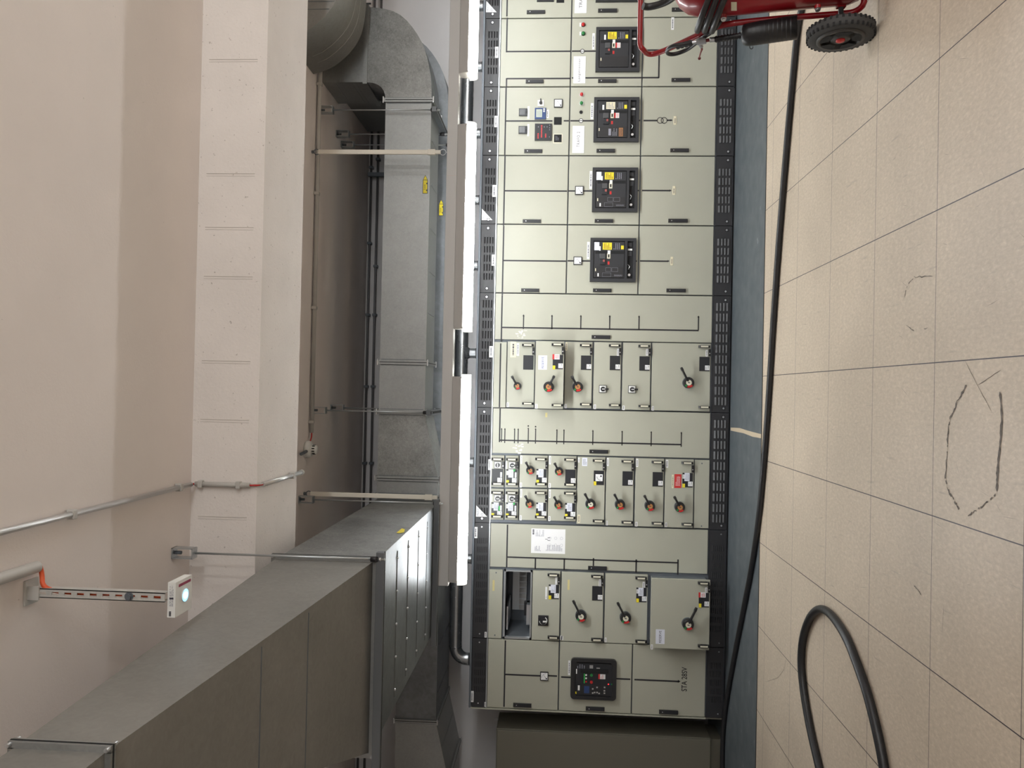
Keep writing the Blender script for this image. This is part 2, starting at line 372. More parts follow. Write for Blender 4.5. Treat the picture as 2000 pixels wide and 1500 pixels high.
def grille(name, x0, x1, z0, z1, cols, rows, sx0, sx1, sz0, sz1, slot_w, slot_h, root, bolts='square', m='black_paint'):
    b = MB(); y = YF-.001; xs = [x0]; zs = [z0]
    px = (sx1-sx0)/cols; pz = (sz1-sz0)/rows
    for i in range(cols):
        c = sx0+px*(i+.5); xs += [c-slot_w/2, c+slot_w/2]
    for i in range(rows):
        c = sz0+pz*(i+.5); zs += [c-slot_h/2, c+slot_h/2]
    xs.append(x1); zs.append(z1)
    for i in range(len(xs)-1):
        for k in range(len(zs)-1):
            a, c, d, e = xs[i], xs[i+1], zs[k], zs[k+1]
            if i % 2 == 1 and k % 2 == 1 and z0 < 1:
                p = .5 if slot_h < .01 else 1; yt = y-.011*p
                b.add([(a, y, d), (c, y, d), (c, y, e), (a, y, e), (a, yt, d+.002), (c, yt, d+.002)], [(3, 2, 5, 4), (3, 4, 0), (2, 1, 5)], m); b.poly([(a, y, d), (c, y, d), (c, yt, d+.002), (a, yt, d+.002)], 'slot_dark')
            elif i % 2 == 1 and k % 2 == 1:
                q = .006; yy = y+q
                b.add([(a, y, d), (c, y, d), (c, y, e), (a, y, e), (a, yy, d), (c, yy, d), (c, yy, e), (a, yy, e)], [(0, 1, 5, 4), (1, 2, 6, 5), (2, 3, 7, 6), (3, 0, 4, 7)], m)
                b.poly([(a, yy, d), (c, yy, d), (c, yy, e), (a, yy, e)], 'slot_dark')
            else: b.poly([(a, y, d), (c, y, d), (c, y, e), (a, y, e)], m)
    b.add([(x0, y, z0), (x1, y, z0), (x1, y, z1), (x0, y, z1), (x0, y+.02, z0), (x1, y+.02, z0), (x1, y+.02, z1), (x0, y+.02, z1)], [(0, 1, 5, 4), (1, 2, 6, 5), (2, 3, 7, 6), (3, 0, 4, 7)], m)
    o = b.build(name, root)
    zb = z0+(z1-z0)*(.52 if z0 > 1 else .30)
    for x in (x0+.034, x1-.034):
        c = MB()
        if bolts == 'square': c.rect((x-.012, x+.012, zb-.012, zb+.012), y, 'slot_dark', .002); c.cyl((x, y, zb), (x, y-.006, zb), .0085, 'silver', 8)
        else: c.cyl((x, y, zb), (x, y-.003, zb), .006, 'silver', 10)
        c.build('bolt', o)
    return o
def latch(parent, q, y=YF):
    b = MB(); x0, x1, z0, z1 = q; b.box(x0, x1, y-.014, y, z0, z1, 'black_plastic'); b.box(x0+.004, x1-.004, y-.016, y-.014, z0+.006, z1-.045, 'dark_panel')
    zc = z1-.028; b.cyl(((x0+x1)/2, y-.017, zc), ((x0+x1)/2, y-.013, zc), .0045, 'silver', 8)
    return lab(b.build('latch_handle', parent, bevel=.002), 'black latch handle')
def door(root, q, name='door'):
    b = MB(); g = .005; b.box(q[0]+g, q[1]-g, YF, YF+DOOR_T, q[2]+g, q[3]-g, 'beige_paint')
    return b.build(name, root, bevel=.003)
def plate(parent, q, txt='', m='white_label', ink='ink', th=.4, y=YF, name='nameplate', rows=0, thick=.0015, sp=1.0, bold=False, tw=None, sv=0):
    b = MB(); b.rect(q, y, m, thick)
    if txt: b.text(txt, (q[0]+q[1])/2, y-thick, (q[2]+q[3])/2, (q[3]-q[2])*th, ink, w=(q[1]-q[0])*tw if tw else None, spacing=sp, bold=bold)
    if rows: b.scribble(q, y-thick-.0002, 'dark_ink' if ink == 'ink' else ink, rows, .42, .14, sv)
    return b.build(name, parent)
def round_lamp(parent, px, py, r, m, name='indicator_lamp', ring='silver', y=YF, dome=True):
    x, z = fx(px, py); b = MB(); b.cyl((x, y, z), (x, y-.006, z), r*1.15, ring, 18)
    if dome: b.lathe([(r*.9, 0), (r*.88, .012), (r*.6, .020), (.0005, .022)], (x, y-.005, z), (0, -1, 0), m, 18)
    else: b.cyl((x, y-.006, z), (x, y-.008, z), r*.75, m, 18)
    return b.build(name, parent)
def meter(parent, q, face='white_label', needle=True, name='panel_meter', y=YF, dial=1):
    b = MB(); x0, x1, z0, z1 = q; b.box(x0, x1, y-.012, y, z0, z1, 'black_plastic'); e = .007; b.box(x0+e, x1-e, y-.0135, y-.012, z0+e, z1-e, face)
    if needle:
        w = x1-x0; yy = y-.0138
        pv = V((x0+w*.24, yy, z0+w*.22)); tip = V((x0+w*.74, yy, z0+w*.62)); d = (tip-pv).normalized(); n = V((-d.z, 0, d.x))*.0015
        b.poly([pv+n, tip+n*.4, tip-n*.4, pv-n], 'ink'); b.disc_y(pv.x, yy, pv.z, w*.09, 'ink', 10)
        b.disc_y(pv.x, yy+.0001, pv.z, w*.60, 'grey_ink', 12, 8, 85, w*.565)
    return b.build(name, parent)
def ring_symbol(parent, px, py, r=.020):
    x, z = fx(px, py); b = MB(); b.disc_y(x, YF-.004, z, r, 'mimic_black', 24, r0=r*.72); b.cyl((x, YF, z), (x, YF-.003, z), r*.95, 'white_plastic', 24); b.box(x-.0025, x+.0025, YF-.0045, YF-.003, z-r*.75, z+r*.75, 'mimic_black')
    return b.build('position_indicator', parent)

def pull_handle(parent, q, y, horizontal=False):
    x0, x1, z0, z1 = q; b = MB(); d = .034
    b.prism_x([(y, z0), (y, z1), (y-d*.75, z1), (y-d, z1-.010), (y-d, z0+.010), (y-d*.75, z0), (y-.0, z0)][:6], x0, x1, 'black_plastic')
    zc = (z0+z1)/2; h = (z1-z0)*.33
    b.box(x0+.003, x1-.003, y-d-.001, y-d, zc-h, zc+h, 'cream_plastic'); b.box(x0-.001, x1+.001, y-d+.003, y-.006, zc-h*.9, zc+h*.9, 'slot_dark')
    return lab(b.build('pull_handle', parent), 'black pull handle with cream insert')
def rotary(parent, px, py, r, y, lever=(-11, -19), hub='copper_disc', base_white=False, L=.098):
    x, z = fx(px, py, y); b = MB()
    b.cyl((x, y, z), (x, y-.020, z), r*1.05, 'frame_steel' if not base_white else 'grey_plastic', 26)
    b.cyl((x, y-.020, z), (x, y-.046, z), r, 'black_plastic', 26)
    b.cyl((x, y-.046, z), (x, y-.056, z), r*.94, 'black_plastic', 26, r1=r*.80)
    b.disc_y(x, y-.0565, z, r*.52, hub, 20); yy = y-.0572
    b.poly([(x-r*.05, yy, z-r*.3), (x+r*.1, yy, z+.0), (x+r*.02, yy, z+r*.3), (x-r*.1, yy, z+.02*r)], 'ink')
    b.disc_y(x, y-.0568, z, r*.93, 'red_plastic', 10, 160, 232, r*.58); b.disc_y(x, y-.0568, z, r*.93, 'green_plastic' if not base_white else 'white_plastic', 5, 122, 152, r*.62)
    d = V((-lever[1], 0, -lever[0])).normalized(); n = V((-d.z, 0, d.x)); c = V((x, y-.05, z))
    def ring_(t, w, h, dy): p = c+d*t+V((0, dy, 0)); return [p-n*w+V((0, h, 0)), p+n*w+V((0, h, 0)), p+n*w*.7-V((0, h, 0)), p-n*w*.7-V((0, h, 0))]
    st = [ring_(r*.30, .011, .010, 0), ring_(r*1.1, .0095, .010, -.006), ring_(L*.8, .009, .010, -.016), ring_(L*.92, .013, .010, -.017), ring_(L*1.08, .010, .008, -.017)]
    for i in range(len(st)-1): b.hull8(st[i], st[i+1], 'black_plastic')
    return lab(b.build('rotary_handle', parent, weld=False), 'black lever handle with %s hub and red arc' % ('copper' if hub == 'copper_disc' else 'pale'))
def square_switch(parent, px, py, y, s=.032, tab=(1, 0), bar='v', dark=False):
    x, z = fx(px, py, y); b = MB(); b.box(x-s, x+s, y-.010, y, z-s, z+s, 'black_plastic'); 
    b.box(x-s*.88, x+s*.88, y-.012, y-.010, z-s*.88, z+s*.88, 'black_plastic' if dark else 'white_plastic')
    b.cyl((x, y-.012, z), (x, y-.036, z), s*.62, 'black_plastic', 20)
    if dark:
        b.disc_y(x, y-.0125, z, s*.80, 'white_plastic', 20, 95, 330, s*.66); b.box(x-s*.16, x+s*.16, y-.038, y-.036, z-s*.62, z+s*.06, 'white_plastic')
    elif bar == 'v': b.box(x-.0035, x+.0035, y-.040, y-.036, z-s*.58, z+s*.25, 'white_plastic')
    else: b.box(x-s*.5, x+s*.5, y-.040, y-.036, z-.0035, z+.0035, 'white_plastic')
    if tab: b.box(x-.007+tab[1]*s, x+.007+tab[1]*s, y-.026, y-.014, z-s*1.55, z-s*.5, 'black_plastic')
    return lab(b.build('rotary_switch', parent, bevel=.001), 'square switch with black knob')

PLATE_N = [0]
def drawer(root, a, b_, c, d, out=0.0, kind='lever', rot=None, lever=(-11, -19), r=.043, hub='copper_disc', stick='s', small=False, tags=(), label=None, plate_h=None, pure_plate=False, L=.098):
    """one withdrawable unit; a..d is its front in the photo's frame"""
    PLATE_N[0] += 1; y = YF-out
    def Q(e, f, g, h): return R(e, f, g, h, y)
    q = Q(a, b_, c, d); m = MB(); g = .002; q = (max(q[0], LIM[0]+.001), q[1], q[2], q[3])
    m.box(q[0]+g, q[1]-g, y-.004, y+.02, q[2]+g, q[3]-g, 'beige_paint')
    if out > .01:
        m.box(q[0]+.02, q[1]-.02, y+.02, YF+.30, q[2]+.015, q[3]-.015, 'frame_zinc')
    o = m.build('drawer', root, bevel=.0025); yf = y-.004
    if label: lab(o, label)
    hx = (a+2, b_-2) if small else (b_-24, b_-2)
    pull_handle(o, Q(hx[0], hx[1], c+5, c+9.5), yf); pull_handle(o, Q(hx[0], hx[1], d-10, d-5.5), yf)
    t = MB(); lq = Q(b_-4.3, b_-.2, c+12, c+26); t.box(lq[0], lq[1], yf-.016, yf, lq[2], lq[3], 'black_plastic'); t.box(lq[0]+.02, lq[0]+.028, yf-.018, yf-.016, lq[2]+.004, lq[3]-.004, 'silver'); lab(t.build('catch', o, bevel=.002), 'black catch')
    pa = a+2 if small else b_-22; pc = c+27; pd = c+55
    t = MB(); pq = Q(pa, b_-2, pc, pd); t.rect(pq, yf, 'dark_panel', .004); yy = yf-.004
    def st(e, f, g2, h, mm, rows=0, ink='grey_ink'):
        qq = Q(pa+e, pa+f, pc+g2, pc+h); t.rect(qq, yy, mm, .0012)
        if rows: t.scribble(qq, yy-.0014, ink, rows, .5, .14, PLATE_N[0])
        return qq
    if 'p' in stick: st(4, 14, 0, 16, 'paper', 5, 'grey_ink'); st(.5, 4, 3, 11, 'white_label', 1)
    if 'y' in stick: st(0, 5, 21, 28.5, 'yellow_label')
    if 'r' in stick:
        st(-.5, 3.5, -1, 9, 'red_label'); st(3.5, 13.5, -1, 9, 'white_label', 3, 'red_label')
    if 's' in stick:
        z = st(11, 20, 17, 26, 'white_label'); w = z[1]-z[0]
        t.box(z[0]+w*.25, z[0]+w*.72, yy-.002, yy-.0012, z[2]+w*.28, z[2]+w*.33, 'ink'); t.disc_y(z[0]+w*.75, yy-.0016, z[2]+w*.3, w*.09, 'ink', 8)
        t.scribble((z[0], z[1], z[2]+w*.45, z[3]), yy-.0015, 'grey_ink', 3, .4, .15, 3)
    if 'k' in stick:
        z = st(3.5, 17.5, 7, 20.5, 'white_label'); w = z[1]-z[0]
        t.disc_y(z[0]+w*.72, yy-.0016, z[2]+w*.25, w*.13, 'ink', 10); t.disc_y(z[0]+w*.72, yy-.0015, z[2]+w*.25, w*.62, 'ink', 10, 95, 175, w*.57)
    if 'g' in stick: st(13.5, 17, 0, 4, 'green_label')
    if 'G' in stick: st(13, 16.5, 7, 16, 'green_label')
    if 'w' in stick: st(16.5, 20, 6, 16, 'white_label', 1)
    t.build('display_plate', o)
    if kind == 'lever': rotary(o, rot[0], rot[1], r, yf, lever, hub, False, L)
    elif kind == 'switch': square_switch(o, rot[0], rot[1], yf, **(lever if isinstance(lever, dict) else {}))
    for tg in tags:
        plate(o, Q(*tg[0]), tg[1] if len(tg) > 1 else '', tg[2] if len(tg) > 2 else 'white_label', 'ink', .5, yf, 'tag', rows=tg[3] if len(tg) > 3 else 1, sv=PLATE_N[0])
    return o

def breaker(root, a, b_, c, d, trip='dial', yellow=True, paper=False, second_yellow=True, label=None, papersticker=False):
    """air circuit breaker: bezel with a recess and a narrow strip below it. n(u0,u1,r0,r1): u down, r from the left"""
    x0, x1, z0, z1 = R(a, b_, c, d); W = x1-x0; H = z1-z0
    def n(u0, u1, r0, r1): return (x0+W*r0, x0+W*r1, z1-H*u1, z1-H*u0)
    m = MB(); yb = YF-.030
    cells_u = [0, .068, .755, .81, .935, 1]; cells_r = [0, .08, .93, 1]
    for i in range(5):
        for k in range(3):
            q = n(cells_u[i], cells_u[i+1], cells_r[k], cells_r[k+1])
            if k == 1 and i in (1, 3): m.box(q[0], q[1], YF-.010, YF-.004, q[2], q[3], 'dark_panel' if i == 1 else 'slot_dark')
            else: m.box(q[0], q[1], yb, YF-.001, q[2], q[3], 'grey_plastic')
    o = m.build('circuit_breaker', root, weld=False)
    if label: lab(o, label)
    ys = YF-.0105
    t = MB()        # face plate of the breaker, proud of the recess floor
    q = n(.085, .74, .10, .915); t.box(q[0], q[1], YF-.022, YF-.0101, q[2], q[3], 'grey_plastic'); yf = YF-.022
    q = n(.11, .735, .64, .71); t.box(q[0], q[1], yf-.0005, yf, q[2], q[3], 'slot_dark')
    q = n(.38, .44, .635, .715); t.box(q[0], q[1], yf-.006, yf, q[2], q[3], 'white_plastic')
    fp = t.build('face_plate', o)
    t = MB(); q = n(.37, .44, .53, .65); t.box(q[0], q[1], yf-.004, yf, q[2], q[3], 'cream_plastic'); q = n(.39, .42, .555, .625); t.box(q[0], q[1], yf-.0045, yf-.004, q[2], q[3], 'slot_dark'); t.build('counter_window', o)
    for r0, r1, mm in ((.515, .645, 'glass'), (.385, .515, 'dark_panel')):
        t = MB(); q = n(.21, .33, r0, r1); t.box(q[0]+.002, q[1]-.002, yf-.014, yf, q[2], q[3], mm)
        if mm == 'dark_panel': t.box(q[0]+.024, q[0]+.044, yf-.0155, yf-.014, q[2]+.004, q[2]+.020, 'dull_red')
        t.build('push_button', o, bevel=.002)
    t = MB(); q = n(.385, .425, .395, .465); t.box(q[0], q[1], yf-.002, yf, q[2], q[3], 'red_plastic'); t.build('position_flag', o)
    t = MB()
    q = n(.27, .47, .735, .895)
    if yellow: t.rect(q, yf, 'yellow_label' if not papersticker else 'cream_label', .001); t.scribble(q, yf-.0012, 'dark_red' if not papersticker else 'grey_ink', 5, .45, .1, 5)
    if paper: t.rect(n(.085, .195, .72, .905), yf, 'paper', .001); t.rect(n(.195, .225, .71, .81), yf-.0005, 'white_label', .001)
    else: t.rect(n(.185, .225, .72, .83), yf, 'white_label', .001)
    if second_yellow: t.rect(n(.67, .73, .745, .83), yf, 'yellow_label', .001)
    t.scribble(n(.49, .66, .735, .895), yf-.0004, 'grey_ink', 4, .4, .05, 8)
    t.build('sticker', o)
    if trip != 'plain3':
        t = MB(); q = n(.37, .41, .54, .64)
        if trip in ('blank', 'screen'): t.rect(n(.45, .485, .535, .65), yf, 'red_label', .001); t.rect(n(.485, .56, .535, .65), yf, 'white_label', .001); t.scribble(n(.485, .56, .535, .65), yf-.0013, 'red_label', 4, .4, .1, 2); t.build('warning_label', o)
    t = MB(); q = n(.105, .715, .10, .335); t.box(q[0], q[1], yf-.003, yf, q[2], q[3], 'black_plastic'); yt = yf-.0032
    t.rect(n(.112, .132, .24, .305), yt, 'cream_label', .0008)
    if trip == 'dial':
        t.rect(n(.165, .195, .12, .195), yt, 'white_label', .0008)
        for u0, u1, r0, r1 in ((.27, .46, .115, .205), (.34, .46, .235, .325), (.475, .61, .235, .325)):
            q = n(u0, u1, r0, r1); e = .0012
            for qq in ((q[0], q[1], q[2], q[2]+e), (q[0], q[1], q[3]-e, q[3]), (q[0], q[0]+e, q[2], q[3]), (q[1]-e, q[1], q[2], q[3])): t.rect(qq, yt, 'grey_ink', .0006)
        for k in range(4):
            q = n(.53+k*.045, .55+k*.045, .15, .17); t.disc_y(q[0], yt-.0008, q[2], .0075, 'grey_ink', 8, 30, 330, .005)
    elif trip == 'screen':
        t.rect(n(.33, .385, .14, .29), yt, 'grey_ink', .0008); t.scribble(n(.40, .53, .12, .31), yt-.0004, 'grey_ink', 4, .4, .06, 12); t.rect(n(.56, .65, .12, .31), yt, 'copper_disc', .0008); t.scribble(n(.56, .65, .12, .31), yt-.0012, 'ink', 4, .6, .06, 13)
    t.build('trip_unit', o)
    t = MB(); q = n(.826, .915, .745, .755); t.rect(n(.825, .918, .725, .765), ys, 'white_plastic', .004)
    q = n(.86, .87, .49, .5); t.cyl((q[0], ys, q[2]), (q[0], ys-.003, q[2]), .008, 'slot_dark', 12); t.rect(n(.83, .91, .82, .90), ys, 'grey_plastic', .003); t.rect(n(.83, .91, .60, .70), ys, 'grey_plastic', .003)
    q = n(.85, .86, .165, .175); t.cyl((q[0], ys, q[2]), (q[0], ys-.012, q[2]), .011, 'silver', 14)
    q0 = n(.835, .84, .29, .30); q1 = n(.89, .90, .41, .42); t.tube([(q0[0], ys-.006, q0[2]), (q1[0]-.02, ys-.006, q1[2]+.012), (q1[0], ys-.006, q1[2]+.03)], .004, 'silver', 8)
    t.build('racking_strip', o)
    return o

BODY = 'frame_steel'
LIM = [0, 0]
def cubicle(label, x0, x1, cols, split_rows=6, style='wide', open_rect=None, c6=False):
    LIM[:] = [x0, x1]
    root = thing('switchgear_cubicle', label, 'switchgear', ((x0+x1)/2, YF+.35, .0), 'cubicles of the long switchboard')
    b = MB(); e = .002
    if open_rect is None: b.box(x0+e, x1-e, YF+.024, YF+.66, .012, 2.168, BODY)
    else:
        q = open_rect; D = YF+.024
        b.box(x0+e, q[0], D, YF+.66, .012, 2.168, BODY); b.box(q[1], x1-e, D, YF+.66, .012, 2.168, BODY)
        b.box(q[0], q[1], D, YF+.66, .012, q[2], BODY); b.box(q[0], q[1], D, YF+.66, q[3], 2.168, BODY); b.box(q[0], q[1], YF+.56, YF+.66, q[2], q[3], BODY)
    b.build('carcass', root)
    b = MB(); b.box(x0+.0005, x1-.0005, YF-.012, YF+.66, 2.176, 2.194, 'frame_steel'); b.box(x0+.001, x1-.001, YF-.002, YF+.02, Z_HI, Z_HI+.007, 'frame_zinc'); b.build('roof_plate', root)
    w = x1-x0
    if style == 'wide':
        m = .105 if w < .8 else .055
        grille('top_grille', x0+.003, x1-.003, GT0, GT1, cols, 4, x0+m-.003, x1-m+.003, 2.058, 2.152, .058 if w < .8 else .066, .0135, root)
        grille('bottom_grille', x0+.003, x1-.003, .022, .160, cols, 4, x0+m-.003, x1-m+.003, .036, .146, .058 if w < .8 else .066, .0155, root)
    else:
        m = .12
        grille('top_grille', x0+.003, x1-.003, GT0, GT1, cols, 6, x0+m, x1-m, 2.058, 2.156, .050, .006, root, 'round')
        grille('bottom_grille', x0+.003, x1-.003, .022, .160, cols, 6, x0+m, x1-m, .042, .142, .050, .006, root, 'round')
    b = MB(); b.box(x0+e, x1-e, YF+.03, YF+.64, .002, .018, 'slot_dark'); b.build('plinth', root)
    return root
def triangle_badge(root, a, c, e):          # corner, up, along  (photo points)
    P = [fx(*a), fx(*c), fx(*e)]; b = MB(); y = YF-.001
    b.add([(p[0], y-.0015, p[1]) for p in P]+[(p[0], y, p[1]) for p in P], [(0, 1, 2), (0, 1, 4, 3), (1, 2, 5, 4), (2, 0, 3, 5)], 'white_label')
    x0, z0 = P[0]; w = P[1][0]-x0; h = z0-P[2][1]
    b.text('MoCiS', x0+w*.41, y-.0016, z0-h*.16, h*.17, 'grey_ink', w=w*.62)
    b.disc_y(x0+w*.2, y-.002, z0-h*.55, w*.125, 'grey_ink', 18, r0=w*.10); b.text('CR', x0+w*.2, y-.0018, z0-h*.55, h*.12, 'grey_ink')
    return lab(b.build('maker_badge', root), 'white triangular badge')
def gtag(root, a, b_, c, d, sv=1): plate(root, R(a, b_, c, d), '', 'white_label', 'ink', y=YF-.001, name='nameplate', rows=1, sv=sv)

XS = [3.855, 3.255, 2.655, 2.055, 1.455, .855, -.145, -1.145, -2.145, -2.745]
z_a = fx(1112.5, 236)[1]; z_b = fx(1252.5, 236)[1]
def three_doors(root, x0, x1, za=z_a, zb=z_b):
    return [door(root, (x0, x1, za, Z_HI)), door(root, (x0, x1, zb, za)), door(root, (x0, x1, Z_LO, zb))]

# --- right-most cubicle, mostly outside the frame
c0 = cubicle('beige cubicle cut off by the picture edge behind the red extinguisher trolley', XS[1], XS[0], 5)
D0 = three_doors(c0, XS[1], XS[0])
latch(D0[0], R(1029, 1064.5, 21, 27.6)); latch(D0[1], R(1168, 1205, 18, 25)); latch(D0[2], R(1312, 1350, 16, 23))
plate(D0[1], R(1122.5, 1146, -26, 26), 'TRAFO', ink='dark_ink', th=.26, tw=.62, name='sign', thick=.004)
b = MB(); q = R(1049, 1082, -29, 4); b.box(q[0], q[1], YF-.012, YF, q[2], q[3], 'dark_panel'); b.build('panel_meter', D0[0])
b = MB(); q = R(1087, 1102, -9, 5.5); b.box(q[0], q[1], YF-.003, YF, q[2], q[3], 'slot_dark'); b.build('blanking_plate', D0[0])
breaker(c0, 1164, 1252, -81, 5, 'screen')
triangle_badge(c0, (949, 24), (950, 2), (970, 24))
b = MB(); seg(b, (991, -60), (991, 31)); b.build('mimic_diagram', c0)

# --- coupler cubicle
c1 = cubicle('beige cubicle with the "Längstrenner" sign, next to the extinguisher handle', XS[2], XS[1], 5)
D1 = three_doors(c1, XS[2], XS[1])
latch(D1[0], R(1027, 1061.5, 156.4, 163)); latch(D1[1], R(1168, 1204, 155.4, 162)); latch(D1[2], R(1311.4, 1348, 153.4, 160.2))
b = MB()
for p, q in (((990, 36), (990, 101)), ((990, 100.5), (1114, 100.5)), ((1117, 100), (1134, 100)), ((1140, 100), (1164, 100)), ((1256, 98), (1287, 98)), ((1287, 98), (1287, 151)), ((1287, 151.5), (1117, 152.5)), ((1114, 153), (989.5, 154)), ((989.5, 154), (989, 168))): seg(b, p, q)
b.build('mimic_diagram', c1)
breaker(c1, 1163.5, 1249, 55.5, 141.6, 'blank', label='black air circuit breaker with yellow sticker')
plate(D1[1], R(1120, 1143.5, 110.4, 163), 'Längstrenner', ink='dark_ink', th=.24, tw=.86, name='sign', thick=.004)
plate(D1[1], R(1156.8, 1161.4, 65, 96.6), rows=1, sv=4); plate(D1[2], R(1311, 1316.5, 33.8, 58.5), rows=1, sv=5)
ring_symbol(D1[1], 1137.5, 100.3)
for py, m in ((48.7, 'red_plastic'), (66, 'green_plastic')):
    lab(round_lamp(D1[1], 1139.2, py, .0165, m, 'push_button', 'black_plastic'), 'red push button' if m == 'red_plastic' else 'green push button')
    plate(D1[1], R(1132, 1135.6, py-3.6, py+3.6), name='tag', thick=.006)
gtag(c1, 967, 973.6, 91.5, 113, 6)

# --- transformer cubicle with meters
c2 = cubicle('beige cubicle with the "TRAFO 2" sign and several meters on its top door', XS[3], XS[2], 5)
D2 = three_doors(c2, XS[3], XS[2])
latch(D2[0], R(1024, 1059, 292.3, 299)); latch(D2[1], R(1165, 1201, 291.5, 298.4)); latch(D2[2], R(1309, 1345, 290.7, 297.5))
b = MB()
for p, q in (((988.5, 171), (986, 303)), ((987, 236.3), (1079, 236.3)), ((1101, 236), (1111, 236)), ((1114, 236), (1131, 236)), ((1138, 236), (1160, 236)), ((1247, 235.4), (1250.5, 235.4)), ((1257, 235.5), (1284, 235.5)), ((1302, 235), (1311, 235))): seg(b, p, q)
for px in (1289.5, 1297): x, z = fx(px, 235.3); b.disc_y(x, YF-.0017, z, .028, 'mimic_black', 28, r0=.0225)
arrow(b, (1310, 235), (0, -1), .013)
b.build('mimic_diagram', c2)
breaker(c2, 1159.6, 1247.5, 192, 278.4, 'screen', papersticker=True, label='black air circuit breaker with beige sticker')
plate(D2[1], R(1118, 1141, 246, 299), 'TRAFO 2', ink='dark_ink', th=.25, tw=.56, sp=1.25, name='sign', thick=.004)
plate(D2[1], R(1153.6, 1159, 201.6, 233), rows=1, sv=8); plate(D2[2], R(1315.6, 1321, 227, 243.6), m='cream_label', rows=1, thick=.003)
ring_symbol(D2[1], 1134.8, 236)
lab(round_lamp(D2[1], 1136, 185, .0165, 'red_label', 'push_button', 'silver'), 'red push button'); lab(round_lamp(D2[1], 1135.6, 202, .0165, 'green_plastic', 'push_button', 'silver'), 'green push button'); lab(round_lamp(D2[1], 1134.8, 219.4, .013, 'slot_dark', 'key_switch', 'black_plastic', dome=False), 'black key switch')
for q in ((1013.6, 1030, 212.6, 227), (1013, 1029.6, 247, 261.7)):
    q = R(*q); b = MB(); b.box(q[0], q[1], YF-.012, YF, q[2], q[3], 'dark_panel'); w = q[1]-q[0]; b.rect((q[0]+w*.12, q[1]-w*.1, q[2]+w*.28, q[3]-w*.1), YF-.012, 'glass', .001); b.disc_y(q[1]-w*.52, YF-.0125, q[2]+w*.14, .006, 'slot_dark', 8)
    for k in range(4): b.rect((q[0]+w*.15, q[1]-w*.13, q[2]+w*(.34+k*.14), q[2]+w*(.36+k*.14)), YF-.013, 'ink', .0004)
    b.build('panel_meter', D2[0], bevel=.001)
plate(D2[0], R(1030.2, 1034, 207.7, 232), name='tag', rows=0); plate(D2[0], R(1029.8, 1033.4, 242.5, 266), name='tag', rows=0); plate(D2[0], R(1067, 1072, 214.5, 230.5), name='tag', rows=1, sv=3)
q = R(1050.4, 1062, 196, 208); b = MB(); b.box(q[0], q[1], YF-.008, YF, q[2], q[3], 'white_plastic'); xc, zc = (q[0]+q[1])/2, (q[2]+q[3])/2; b.cyl((xc, YF-.008, zc), (xc, YF-.022, zc), .013, 'black_plastic', 14); b.box(xc-.004, xc+.034, YF-.026, YF-.014, zc-.005, zc+.005, 'black_plastic'); lab(b.build('rotary_switch', D2[0]), 'white square switch with black knob')
q = R(1044.5, 1066.3, 211.6, 233.4); b = MB(); b.box(q[0], q[1], YF-.014, YF, q[2], q[3], 'blue_plastic'); w = q[1]-q[0]; b.rect((q[0]+w*.16, q[1]-w*.14, q[2]+w*.34, q[3]-w*.13), YF-.014, 'lcd', .001); b.scribble((q[0]+w*.16, q[1]-w*.14, q[2]+w*.34, q[3]-w*.13), YF-.0152, 'grey_ink', 3, .5, .15, 4)
for r0 in (.62, .80): b.rect((q[0]+w*r0, q[0]+w*(r0+.13), q[2]+w*.1, q[2]+w*.24), YF-.014, 'white_plastic', .003)
lab(b.build('panel_meter', D2[0], bevel=.001), 'blue framed meter with grey display')
q = R(1044.6, 1077.6, 242.4, 275); b = MB(); b.box(q[0], q[1], YF-.014, YF, q[2], q[3], 'dark_panel'); w = q[1]-q[0]
for zz, n0, n1 in ((.82, .12, .38), (.62, .18, .88), (.37, .18, .42)):
    x = q[0]+w*n0
    while x < q[0]+w*n1: b.rect((x, x+w*.035, q[2]+w*(zz-.045), q[2]+w*(zz+.0)), YF-.014, 'red_led', .0006); b.rect((x+w*.012, x+w*.02, q[2]+w*zz, q[2]+w*(zz+.035)), YF-.014, 'red_led', .0006); x += w*.085
for ux, uz in ((.8, .8), (.8, .45), (.8, .28), (.9, .13), (.75, .13), (.63, .13), (.2, .13)): b.rect((q[0]+w*ux-.004, q[0]+w*ux+.004, q[2]+w*uz-.003, q[2]+w*uz+.003), YF-.014, 'grey_ink', .0006)
lab(b.build('panel_meter', D2[0], bevel=.001), 'black meter with red digits')
meter(D2[0], R(1082, 1098.8, 194.3, 210.6))
b = MB(); q = R(1082, 1097, 229, 243.7); b.box(q[0], q[1], YF-.003, YF, q[2], q[3], 'slot_dark'); b.build('blanking_plate', D2[0])
b = MB(); q = R(1080.5, 1098.5, 261.5, 280); b.box(q[0], q[1], YF-.003, YF, q[2], q[3], 'cream_plastic'); q = R(1082, 1097, 263, 278); b.box(q[0], q[1], YF-.005, YF-.003, q[2], q[3], 'slot_dark'); b.scribble((q[0]+.01, q[1]-.005, q[2]+.02, q[3]-.006), YF-.0055, 'grey_ink', 3, .3, .1, 6); b.build('blanking_plate', D2[0])
gtag(c2, 965.5, 971.5, 226.5, 248.4, 7)

